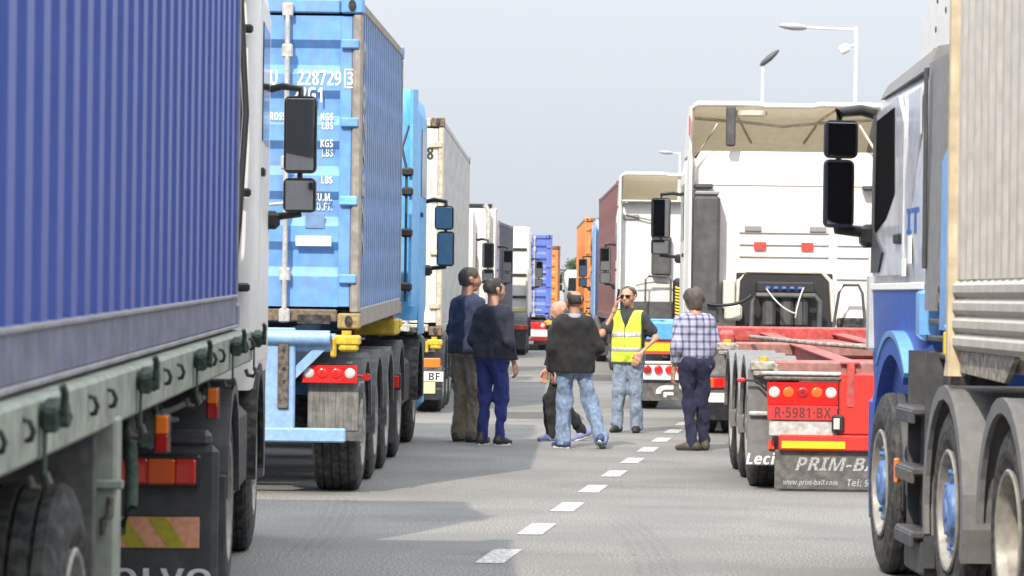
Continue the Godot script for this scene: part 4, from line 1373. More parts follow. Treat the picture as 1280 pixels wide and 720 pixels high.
	for q in [-1.0, 1.0]:
		s = corrugated(bz + bl, bz + 0.05, 1.68, 3.75, q * 1.25, q * 0.014, 0.19, 0.045, 0.3)
		part("side_panel", s, M.tipper_beige, root)
		for k in 4:
			var y := 1.33 + k * 0.087
			s = st()
			prism(s, V2([q * 1.2, y, q * 1.235, y, q * 1.262, y + 0.025, q * 1.262, y + 0.06, q * 1.235, y + 0.083, q * 1.2, y + 0.083]), bz + 0.05, bz + bl)
			part("side_rib", s, M.tipper_beige, root)
		pbox("front_post", Vector3(q * 1.22, 2.5, bz + 0.03), Vector3(0.12, 2.5, 0.1), M.tipper_post, root, 0.02)
		s = st()
		prism(s, V2([bz + 0.08, 1.22, bz + 0.08, 1.325, bz + 1.6, 1.325, bz + 1.35, 1.2]), q * 1.2, q * 1.225, SIDE)
		part("lower_panel", s, M.tipper_low, root)
		s = st()
		hexa(s, [Vector3(q * 1.285, 1.2, bz - 0.02), Vector3(q * 1.2, 1.2, bz - 0.02), Vector3(q * 1.2, 1.2, bz + 0.12), Vector3(q * 1.285, 1.2, bz + 0.12)], [Vector3(q * 1.262, 1.42, bz + 0.0), Vector3(q * 1.2, 1.42, bz + 0.0), Vector3(q * 1.2, 1.42, bz + 0.08), Vector3(q * 1.262, 1.42, bz + 0.08)])
		part("post_foot", s, M.tipper_post, root)
		pbox("yellow_clip", Vector3(q * 1.27, 1.36, bz - 0.03), Vector3(0.03, 0.12, 0.05), M.reflector_yellow, root, 0.008)
		pbox("blue_clip", Vector3(q * 1.265, 1.44, bz - 0.03), Vector3(0.04, 0.03, 0.06), M.cab_light_blue, root, 0.008)
		pbox("top_rail", Vector3(q * 1.24, 3.77, bz + bl / 2), Vector3(0.1, 0.08, bl), M.tipper_beige, root)
	pbox("body_front", Vector3(0, 2.5, bz + 0.06), Vector3(2.3, 2.4, 0.06), M.tipper_beige, root)
	pbox("body_floor", Vector3(0, 1.28, bz + bl / 2), Vector3(2.36, 0.08, bl), M.tipper_low, root)
	pbox("body_rear", Vector3(0, 2.5, bz + bl - 0.05), Vector3(2.3, 2.4, 0.06), M.tipper_beige, root)

# ------------------------------------------------------------------ street lamps and tree
func street_lamp(label: String, at: Vector3, h: float, arm: float, tilt: float, flood: bool) -> void:
	var root := thing("street_lamp", label, "street lamp", at, 0.0, "street lamps behind the lorries")
	var s := st()
	tube(s, [Vector3.ZERO, Vector3(0, h * 0.5, 0), Vector3(0, h, 0)], 0.1, 12, 0.065)
	part("pole", s, M.pole_white, root)
	var e := Vector3(-arm, h + tilt, 0)
	if arm > 0.5:
		ptube("arm", [Vector3(0, h - 0.1, 0), e + Vector3(0.6, -0.05, 0)], 0.045, M.pole_white, root)
	var rings := []
	var dir := Vector3(-1, 0.06, 0) if tilt == 0.0 else Vector3(0.75, 0.65, 0)
	dir = dir.normalized()
	var up := Vector3(-dir.y, dir.x, 0) * signf(dir.x) if dir.x != 0 else Vector3.UP
	var o := e + Vector3(0.7, -0.05, 0) if arm > 0.5 else Vector3(-0.1, h - 0.1, 0)
	for k in [[0.0, 0.5], [0.15, 0.9], [0.5, 1.1], [0.85, 0.8], [1.05, 0.3]]:
		var r := []
		for t in 12:
			var a := TAU * t / 12
			r.append(o + dir * k[0] + (up * sin(a) * 0.13 + Vector3(0, 0, cos(a) * 0.2)) * k[1])
		rings.append(r)
	s = st()
	loft(s, rings)
	part("lamp_head", s, M.lamp_grey if tilt == 0.0 else M.lamp_dark, root)
	if flood:
		pbox("floodlight", Vector3(-0.45, h - 0.85, 0.1), Vector3(0.4, 0.36, 0.3), M.pole_white, root, 0.08, Basis(Vector3.BACK, 0.5))
		ptube("flood_bracket", [Vector3(0, h - 0.7, 0), Vector3(-0.4, h - 0.75, 0.05)], 0.05, M.pole_white, root)

func tree(at: Vector3, h: float) -> void:
	var root := thing("tree", "small round green tree far behind the oncoming white lorry", "tree", at)
	var rng := RandomNumberGenerator.new()
	rng.seed = 5
	var s := st()
	tube(s, [Vector3.ZERO, Vector3(0.05, h * 0.3, 0), Vector3(-0.03, h * 0.6, 0.05)], 0.16, 8, 0.07)
	for k in 6:
		var a := TAU * k / 6.0
		tube(s, [Vector3(0, h * (0.3 + 0.04 * k), 0), Vector3(cos(a) * h * 0.14, h * (0.48 + 0.04 * k), sin(a) * h * 0.14)], 0.06, 6, 0.02)
	part("trunk", s, M.bark, root)
	for half in 2:
		s = st()
		for k in 45:
			var d := Vector3(rng.randfn(), rng.randfn() * 0.9, rng.randfn()).normalized() * pow(rng.randf(), 0.4)
			var c := Vector3(0, h * 0.66, 0) + d * Vector3(h * 0.27, h * 0.3, h * 0.27)
			for l in 70:
				var e := Vector3(rng.randfn(), rng.randfn(), rng.randfn()) * 0.17
				var b := Basis.from_euler(Vector3(rng.randf() * TAU, rng.randf() * TAU, rng.randf() * TAU)) * 0.11
				for v in [Vector3(-1, 0, 0), Vector3(0, 0.5, 0), Vector3(1, 0, 0), Vector3(-1, 0, 0), Vector3(1, 0, 0), Vector3(0, -0.5, 0)]:
					s.add_vertex(c + e + b * v)
		part("crown", s, [M.leaf, M.leaf_light][half], root)

# ------------------------------------------------------------------ the scene
func _ready() -> void:
	# camera: long lens at eye height, slightly rolled
	var cam := Camera3D.new()
	cam.name = "camera"
	add_child(cam)
	cam.position = Vector3(0, 1.57, 0)
	cam.rotation = Vector3(0.0025, 0, 0.013)
	var ca := CameraAttributesPhysical.new()
	ca.frustum_focal_length = 133.3
	ca.frustum_focus_distance = 31.0
	ca.frustum_near = 0.3
	ca.frustum_far = 4000.0
	ca.exposure_aperture = 9.0
	cam.attributes = ca
	cam.current = true
	# sky, sun, exposure
	var we := WorldEnvironment.new()
	we.name = "environment"
	var env := Environment.new()
	env.background_mode = Environment.BG_SKY
	var sky := Sky.new()
	var sm := ProceduralSkyMaterial.new()
	sm.sky_top_color = lin(1.95, 2.04, 2.15)
	sm.sky_horizon_color = lin(0.325, 0.345, 0.378)
	sm.sky_curve = 0.9
	sm.ground_bottom_color = lin(0.2, 0.19, 0.18)
	sm.ground_horizon_color = lin(0.5, 0.52, 0.55)
	sm.sun_angle_max = 30.0
	sky.sky_material = sm
	env.sky = sky
	env.tonemap_mode = Environment.TONE_MAPPER_LINEAR
	env.tonemap_exposure = 1.9
	env.sdfgi_enabled = true
	env.ssao_enabled = true
	env.ssil_enabled = true
	env.fog_enabled = true
	env.fog_density = 0.00012
	env.fog_light_color = Color(0.93, 0.95, 1.0)
	we.environment = env
	add_child(we)
	var sun := DirectionalLight3D.new()
	sun.name = "sun"
	add_child(sun)
	sun.look_at_from_position(Vector3.ZERO, Vector3(0.36, -1.0, -1.05), Vector3.UP)
	sun.light_energy = 0.95
	sun.light_angular_distance = 0.6
	sun.light_color = Color(1.0, 0.95, 0.88)
	sun.shadow_enabled = true

	fold.seed = 12
	fold.frequency = 1.0
	fold.fractal_octaves = 2
	materials()

	# ---- ground
	var pm := PlaneMesh.new()
	pm.size = Vector2(3000, 3000)
	var road := part("road", pm, M.asphalt, self)
	road.position = Vector3(0, 0, -600)
	road.set_meta("kind", "structure")
	road.set_meta("label", "grey asphalt road with a dashed white line")
	var lines := Node3D.new()
	lines.name = "road_markings"
	add_child(lines)
	lines.set_meta("kind", "structure")
	var dd := Vector3(0.1077, 0, -1).normalized()
	var dx := Vector3(-dd.z, 0, dd.x)
	var ds := st()
	for v in [[-1, 0], [-1, 1], [1, 1], [-1, 0], [1, 1], [1, 0]]:
		ds.add_vertex(dx * (0.085 * v[0]) + dd * (1.05 * (v[1] - 0.5)))
	ds.generate_normals()
	var dash := ds.commit()
	for k in range(-3, 26):
		var D := 19.27 + 2.3 * k
		var o := part("lane_dash", dash, M.road_paint, lines)
		o.position = Vector3(-0.058 + 0.1077 * (D - 19.27), 0.004, -D)
	var rub := Node3D.new()
	rub.name = "tyre_marks"
	add_child(rub)
	rub.set_meta("kind", "structure")
	for a in [[-1.29, 24.6, -1.2, 19.0], [0.78, 22.6, 0.87, 17.5]]:
		for k in 4:
			var s := st()
			var off := 0.07 * (k - 1.5)
			var p0 := Vector3(a[0] + off, 0.003, -a[1])
			var p1 := Vector3(a[2] + off, 0.003, -a[3])
			for i in 8:
				var q0 := p0.lerp(p1, i / 8.0) + Vector3(0.05 * sin(i * 0.45), 0, 0)
				var q1 := p0.lerp(p1, (i + 1) / 8.0) + Vector3(0.05 * sin((i + 1) * 0.45), 0, 0)
				var wv := Vector3(0.02, 0, 0)
				quad(s, q0 - wv, q0 + wv, q1 + wv, q1 - wv)
			part("tyre_mark", s, M.tyre_rub, rub)
	for a in [[-0.15, 41.0, 1.1, 2.4], [0.6, 60.0, 1.5, 5.0]]:
		var s := st()
		quad(s, Vector3(a[0], 0.002, -a[1]), Vector3(a[0] + a[2], 0.002, -a[1] + 0.05), Vector3(a[0] + a[2] * 0.97, 0.002, -a[1] - a[3]), Vector3(a[0] + 0.06, 0.002, -a[1] - a[3] * 0.95))
		part("repair_patch", s, M.patch_asphalt, rub)

	# oil and water stains
	var rng := RandomNumberGenerator.new()
	rng.seed = 77
	for a in [[0.9, 26.5, 0.9, 0.35], [1.5, 24.0, 0.7, 0.3], [-0.6, 22.5, 0.5, 0.4], [0.2, 19.5, 0.8, 0.25], [1.2, 30.5, 0.8, 0.5], [0.1, 33.0, 0.6, 0.5], [1.75, 21.0, 0.6, 0.3], [0.7, 40.0, 0.9, 0.9], [-0.3, 47.0, 0.8, 1.2]]:
		var s := st()
		var c := Vector3(a[0], 0.0025, -a[1])
		var ring := []
		for k in 26:
			var t := TAU * k / 26.0
			var rr := 0.7 + 0.22 * sin(t * 3.0 + a[1]) + 0.14 * sin(t * 5.0 + a[0] * 7.0) + rng.randf() * 0.12
			ring.append(c + Vector3(cos(t) * a[2] * rr, 0, sin(t) * a[3] * rr))
		for k in 26:
			for v in [c, ring[k], ring[(k + 1) % 26]]:
				s.add_vertex(v)
		part("oil_stain", s, M.tyre_rub, rub)

	# ---- left column, nearest first
	flatbed()
	container({"len": 12.19, "side": M.blue_box, "post": M.blue_rail, "rail": M.blue_rail, "door": M.blue_box, "pitch": 0.34, "depth": 0.055, "run": 0.025, "flat": 0.42, "far": true, "lips": true, "label": "large blue ribbed container filling the left edge on the green flatbed"}, Vector3(-2.438, 1.266, -4.25), 0.015, 0.0105)
	var t1 := tractor({"cab": M.cab_white, "back": -3.25, "cab_h": 3.6, "roof_h": 3.85, "lamp_x": 0.84, "lamp_y": 0.71, "fairing": false, "bumper_m": M.dark_plastic, "mirrors": [[0.2, 2.59, 0.21, 0.49], [0.2, 2.2, 0.21, 0.22]], "toe": 0.1, "flap": M.dark_plastic, "label": "white tractor unit coupled to the green flatbed, striped plate below its lamps"}, Vector3(-2.62, 0, -15.3), 0.037)
	for q in [-1.0, 1.0]:
		pbox("rear_panel", Vector3(q * 0.88, 0.5, -0.1), Vector3(0.68, 0.66, 0.1), M.dark_plastic, t1, 0.03)
		pbox("panel_top", Vector3(q * 0.88, 0.86, -0.16), Vector3(0.6, 0.08, 0.2), M.dark_plastic, t1, 0.03)
		var ch := Node3D.new()
		ch.name = "chevron_plate"
		t1.add_child(ch, true)
		pbox("plate_base", Vector3(q * 0.855, 0.412, -0.04), Vector3(0.56, 0.15, 0.012), M.chevron_pink, ch, 0.004)
		for k in 3:
			var s := st()
			var x: float = q * 0.855 - 0.28 + 0.03 + 0.19 * k
			prism(s, V2([x + 0.0, 0.34, x + 0.09, 0.34, x - 0.01, 0.484, x - 0.1 if k else x - 0.05, 0.484]) if k else V2([x - 0.028, 0.34, x + 0.09, 0.34, x - 0.028, 0.484]), -0.034, -0.031)
			part("stripe", s, M.chevron_olive, ch)
		text("lettering", "VOLVO", 0.1, Vector3(q * 0.9, 0.185, -0.047), M.white_print, t1, 1.35)
	for p in [[1.15, 0.0], [1.11, 0.05], [1.06, 0.02]]:
		ptube("hose", [Vector3(p[0] - 0.02, 4.2, -3.1), Vector3(p[0], 3.3, -3.08 + p[1]), Vector3(p[0] + 0.04, 2.6, -3.1), Vector3(p[0] + 0.01, 2.0, -3.06), Vector3(p[0] - 0.04, 1.4, -3.08), Vector3(p[0] - 0.1, 1.1, -2.9)], 0.018, M.hose_black, t1)
	for y in [1.6, 2.15, 3.1, 3.35]:
		pbox("hose_clip", Vector3(1.16, y, -3.2), Vector3(0.12, 0.05, 0.05), M.black_plastic, t1)

	# second lorry: light blue box
	var c2 := container({"len": 6.06, "side": M.sky_side, "post": M.rusty_post, "rail": M.rusty_post, "door": M.sky_box, "head": M.sky_box, "casting": M.sky_box, "casting_low": M.rusty_yellow, "sill": M.rusty_sill, "hinge": M.sky_box, "hinge_odd": M.sky_bright, "rods": [0.22, 0.63], "pitch": 0.275, "depth": 0.04, "run": 0.03, "flat": 0.42, "label": "light blue container with white numbers on its doors, behind the first mirror"}, Vector3(-2.41, 1.296, -25.08), -0.019, 0.014)
	var tx := func(w: String, h: float, right: float, y: float, wide := 0.85, m: Material = M.white_print, al := HORIZONTAL_ALIGNMENT_RIGHT): text("lettering", w, h, Vector3(1.219 - right, y - 1.296, door_z(y - 1.296, h)), m, c2, wide, Basis.IDENTITY, al)
	tx.call("228729", 0.115, 0.165, 3.256, 0.66)
	tx.call("U", 0.115, 0.66, 3.256, 0.66)
	tx.call("22G1", 0.115, 0.3, 3.125, 0.66)
	tx.call("GROSS", 0.06, 0.6, 2.955, 0.62)
	for r in [["KGS", 2.955], ["LBS", 2.885], ["KGS", 2.745], ["LBS", 2.672], ["LBS", 2.46], ["CU.M.", 2.325], ["CU.FT.", 2.25]]:
		tx.call(r[0], 0.058, 0.225, r[1], 0.68)
	tx.call("3", 0.1, 0.07, 3.256, 0.7)
	for e in [[0.045, 0.0, 0.012, 0.15], [0.139, 0.0, 0.012, 0.15], [0.092, 0.07, 0.1, 0.012], [0.092, -0.07, 0.1, 0.012]]:
		pbox("number_frame", Vector3(1.219 - e[0], 3.256 - 1.296 + e[1], -0.026), Vector3(e[2], e[3], 0.006), M.white_print, c2, 0.001)
	pbox("door_plate", Vector3(1.219 - 0.37, 1.98 - 1.296, -0.022), Vector3(0.28, 0.08, 0.012), M.plate_white, c2, 0.035)
	pbox("data_plate", Vector3(1.219 - 0.36, 2.14 - 1.296, -0.026), Vector3(0.15, 0.12, 0.008), M.sky_side, c2, 0.01)
	text("side_lettering", "228729 3", 0.33, Vector3(1.213, 1.42, -0.36), M.worn_print, c2, 0.92, Basis(Vector3(0, 1, 0), Vector3(0, 0, 1), Vector3(1, 0, 0)))
	var s2 := skeletal({"len": 6.6, "m": M.trailer_blue, "deck": 1.285, "pitch": 0.014, "goose": 1.6, "axles": [0.75, 2.35, 4.0], "bolsters": [0.14, 6.2], "bolster_m": M.trailer_blue, "label": "pale blue skeletal trailer with yellow twistlocks under the light blue container"}, Vector3(-2.413, 0, -24.95), -0.019)
	ptube("rear_tube", [Vector3(-1.02, 1.225, 0.0), Vector3(1.0, 1.225, 0.0)], 0.058, M.trailer_blue, s2, 14)
	pbox("rear_bumper", Vector3(0, 0.465, -0.02), Vector3(2.26, 0.11, 0.09), M.trailer_blue, s2, 0.012)
	for q in [-1.0, 1.0]:
		pbox("rear_upright", Vector3(q * 0.61, 0.9, -0.03), Vector3(0.24, 0.8, 0.08), M.trailer_blue, s2, 0.012)
		var pl := pbox("drilled_plate", Vector3(q * 0.64, 0.93, 0.022), Vector3(0.085, 0.52, 0.02), M.steel_grey, s2, 0.008)
		for y in [1.12, 0.98, 0.88]:
			ptube("plate_hole", [Vector3(q * 0.645, y, 0.028), Vector3(q * 0.645, y, 0.035)], 0.016, M.chassis_black, pl)
		var s := st()
		prism(s, V2([q * 0.73, 0.9, q * 0.73, 1.0, q * 0.9, 1.17, q * 1.0, 1.17]), -0.06, -0.02)
		part("corner_brace", s, M.trailer_blue, s2)
		pbox("spray_guard", Vector3(q * 1.02, 0.7, -0.16), Vector3(0.4, 0.42, 0.03), M.guard_worn, s2, 0.012)
		lamp_board(s2, Vector3(q * 0.995, 0.94, -0.08), 0.43, 0.14, 4)
		s = st()
		tube(s, [Vector3(q * 1.2, 0.93, -0.2), Vector3(q * 1.28, 0.92, -0.18)], 0.012)
		tube(s, [Vector3(q * 1.28, 0.92, -0.2), Vector3(q * 1.28, 0.92, -0.15)], 0.03, 10)
		part("marker_light", s, M.dark_red_lens, s2)
		pbox("front_support", Vector3(q * 1.0, 1.26, -5.9), Vector3(0.42, 0.16, 0.7), M.yellow_steel, s2, 0.02)
	var t2 := tractor({"cab": M.cab_blue, "cab_h": 3.72, "fair_len": 0.62, "fair_low": 1.45, "hw": 1.27, "cab_low": 1.3, "mirrors": [[0.2, 2.42, 0.21, 0.26], [0.22, 2.08, 0.19, 0.38]], "label": "bright blue tractor unit in front of the light blue container"}, Vector3(-2.33, 0, -30.1), -0.02)
	for y in [1.65, 2.2, 2.62, 2.82]:
		pbox("fairing_hinge", Vector3(1.2, y, -2.52), Vector3(0.12, 0.09, 0.1), M.black_plastic, t2, 0.02)
	ptube("fairing_rod", [Vector3(1.19, 1.5, -2.53), Vector3(1.19, 2.85, -2.53), Vector3(1.1, 3.2, -2.7)], 0.014, M.black_plastic, t2)
	ptube("fairing_rod", [Vector3(1.08, 2.85, -2.53), Vector3(1.2, 3.3, -2.7)], 0.012, M.black_plastic, t2)

	# third lorry: white reefer box
	var c3 := container({"len": 12.19, "h": 2.896, "side": M.reefer_side, "post": M.cream_post, "rail": M.reefer_side, "door": M.reefer_white, "plain_door": true, "smooth": true, "casting": M.rusty_sill, "hinge": M.cream_post, "rods": [0.3, 0.75], "label": "tall white smooth sided container with rusty corners, behind the blue tractor unit"}, Vector3(-2.144, 1.03, -42.5), -0.015, 0.0)
	text("lettering", "8", 0.16, Vector3(1.03, 2.42, -0.02), M.chassis_black, c3, 0.8)
	var s3 := skeletal({"len": 12.6, "m": M.chassis_black, "deck": 1.02, "axles": [0.9, 2.2, 3.5], "label": "dark skeletal trailer under the tall white container"}, Vector3(-2.144, 0, -42.35), -0.015)
	for q in [-1.0, 1.0]:
		pbox("tail_lamp", Vector3(q * 1.08, 0.67, 0.0), Vector3(0.26, 0.13, 0.06), M.orange_lens, s3)
		pbox("spray_guard", Vector3(q * 1.02, 0.42, -0.28), Vector3(0.42, 0.5, 0.03), M.guard_plastic, s3)
	var np := pbox("number_plate", Vector3(1.12, 0.49, 0.0), Vector3(0.26, 0.13, 0.012), M.plate_white, s3, 0.004)
	text("lettering", "BF", 0.1, Vector3(1.13, 0.49, 0.007), M.chassis_black, np)
	pbox("hazard_plate", Vector3(1.06, 0.34, 0.0), Vector3(0.17, 0.15, 0.012), M.plate_yellow, s3, 0.004)
	pbox("rear_bumper", Vector3(0, 0.4, -0.05), Vector3(2.2, 0.1, 0.08), M.chassis_black, s3)
	tractor({"cab": M.cab_white, "cab_h": 3.1, "label": "white tractor unit hidden but for its mirror ahead of the tall white container"}, Vector3(-1.97, 0, -54.2), -0.015)
	# fourth: white solo tractor unit
	var t4 := tractor({"cab": M.cab_white, "cab_h": 3.4, "hw": 1.25, "label": "white solo tractor unit with black roof bar, left of the slate blue container"}, Vector3(-1.62, 0, -62.85), -0.012)
	pbox("roof_bar", Vector3(0, 3.43, -3.3), Vector3(2.3, 0.07, 0.3), M.black_plastic, t4)
	ptube("exhaust_stack", [Vector3(1.08, 1.1, -3.0), Vector3(1.08, 3.3, -3.0), Vector3(1.0, 3.45, -3.0)], 0.05, M.galvanised, t4)
	ptube("hand_rail", [Vector3(0.6, 1.2, -3.05), Vector3(0.6, 2.1, -3.02), Vector3(0.85, 2.1, -3.02), Vector3(0.85, 1.2, -3.05)], 0.02, M.black_plastic, t4)
	pbox("intake_box", Vector3(0.7, 2.15, -3.08), Vector3(0.3, 0.55, 0.14), M.stack_grey, t4)
	# fifth lorry: slate container with white cab
	container({"len": 6.06, "h": 2.5, "side": M.slate_box, "post": M.blue_rail, "rail": M.slate_box, "door": M.deep_blue_box, "far": true, "label": "slate grey sided container with blue door edge, far down the left row"}, Vector3(-1.54, 0.95, -80.0), -0.057, 0.0)
	skeletal({"len": 6.6, "m": M.chassis_black, "deck": 0.945, "goose": 1.6, "axles": [0.9, 2.2, 3.5], "label": "black trailer under the slate grey container"}, Vector3(-1.54, 0, -79.9), -0.057)
	var t5 := tractor({"cab": M.cab_white, "cab_h": 3.47, "label": "white cab with dark slots ahead of the slate grey container"}, Vector3(-0.85, 0, -84.4), -0.03)
	for y in [2.85, 2.15, 1.55]:
		pbox("vent_slot", Vector3(0.95, y, -3.13), Vector3(0.4, 0.07, 0.05), M.black_plastic, t5)
	pbox("yellow_plate", Vector3(0.9, 1.2, -3.12), Vector3(0.5, 0.12, 0.05), M.plate_yellow, t5)
	# sixth lorry: deep blue container
	var c6 := container({"len": 12.19, "h": 2.45, "side": M.slate_box, "post": M.deep_blue_box, "rail": M.slate_box, "door": M.deep_blue_box, "rods": [0.25, 0.7], "label": "deep blue container door end, far down the middle of the road"}, Vector3(-0.06, 0.92, -93.0), -0.01, 0.0)
	for r in [[0.62, 1.62, 0.5], [0.9, 1.36, 0.3], [0.85, 1.16, 0.3], [0.8, 0.25, 0.25]]:
		pbox("door_print", Vector3(r[0], r[1], -0.02), Vector3(r[2], 0.06, 0.01), M.worn_print, c6, 0.002)
	var s6 := skeletal({"len": 12.6, "m": M.chassis_black, "deck": 0.91, "axles": [0.9, 2.2, 3.5], "label": "trailer with red tail lamps under the deep blue container"}, Vector3(-0.06, 0, -92.8), -0.01)
	for q in [-1.0, 1.0]:
		lamp_board(s6, Vector3(q * 0.7, 0.72, 0.0), 0.7, 0.2, 4)
		pbox("spray_guard", Vector3(q * 0.95, 0.36, -0.28), Vector3(0.5, 0.4, 0.03), M.guard_plastic, s6)
	pbox("rear_board", Vector3(0, 0.5, 0.0), Vector3(2.2, 0.2, 0.04), M.plate_white, s6)
	pbox("rear_bumper", Vector3(0, 0.33, 0.0), Vector3(2.2, 0.1, 0.06), M.bright_red, s6)
	# seventh: rust orange container beyond
	container({"len": 12.19, "h": 2.5, "side": M.rust_red_box, "post": M.rust_red_box, "rail": M.rust_red_box, "door": M.orange_box, "far": true, "label": "rust orange container just showing right of the deep blue one"}, Vector3(0.46, 0.85, -112.0), 0.0, 0.0)
	skeletal({"len": 12.6, "m": M.chassis_black, "deck": 0.84, "axles": [0.9, 2.2, 3.5], "label": "far trailer under the rust orange container"}, Vector3(0.46, 0, -111.8), 0.0)

	# ---- right column, nearest first
	tipper()
	right_red()
	right_blue()
	# maroon container lorry with pale blue cab
	container({"len": 12.19, "h": 2.9, "side": M.maroon_box, "post": M.maroon_box, "rail": M.maroon_box, "door": M.maroon_box, "far": true, "label": "dark maroon container standing left of the white box roofed cab"}, Vector3(3.35, 1.08, -66.0), 0.003, 0.0)
	skeletal({"len": 12.6, "m": M.chassis_black, "deck": 1.07, "axles": [0.9, 2.2, 3.5], "label": "black trailer under the dark maroon container"}, Vector3(3.35, 0, -65.8), 0.003)
	tractor({"cab": M.trailer_blue, "cab_h": 3.5, "label": "pale blue cab edge between the maroon and the orange container"}, Vector3(3.28, 0, -77.3), 0.003)
	container({"len": 12.19, "h": 2.9, "side": M.orange_box, "post": M.orange_box, "rail": M.rusty_sill, "door": M.orange_box, "head": M.rusty_sill, "rods": [0.4, 0.85], "label": "bright orange container end beside the maroon container"}, Vector3(3.4, 1.08, -97.0), 0.0, 0.0)
	skeletal({"len": 12.6, "m": M.chassis_black, "deck": 1.07, "axles": [0.9, 2.2, 3.5], "label": "black trailer under the bright orange container"}, Vector3(3.4, 0, -96.8), 0.0)
	tractor({"cab": M.cab_white, "cab_h": 2.62, "fairing": false, "label": "small white lorry facing the camera at the far end of the road"}, Vector3(3.3, 0, -130.5), PI)
	street_lamp("tall white street lamp with long arm and a floodlight, above the white cab", Vector3(13.0, 0, -122.0), 12.0, 2.6, 0.0, true)
	street_lamp("white pole with a dark tilted lamp, left of the long armed one", Vector3(10.85, 0, -140.0), 11.9, 0.0, 0.4, false)
	street_lamp("faint far street lamp beside the box roofed white cab", Vector3(12.0, 0, -231.0), 12.1, 1.2, 0.0, false)
	tree(Vector3(5.35, 0, -260.0), 4.9)
	crowd()

func door_z(y: float, h: float) -> float:
	# how far forward the ribbed door skin lies over a row of print
	var span := (2.59 - 0.14 - 0.17 - 0.3) / 5
	for k in 5:
		var b := 0.32 + k * span + span * 0.22
		if y - h * 0.5 > b + 0.05 and y + h * 0.5 < b + span * 0.52 + 0.015:
			return -0.073
	return -0.027

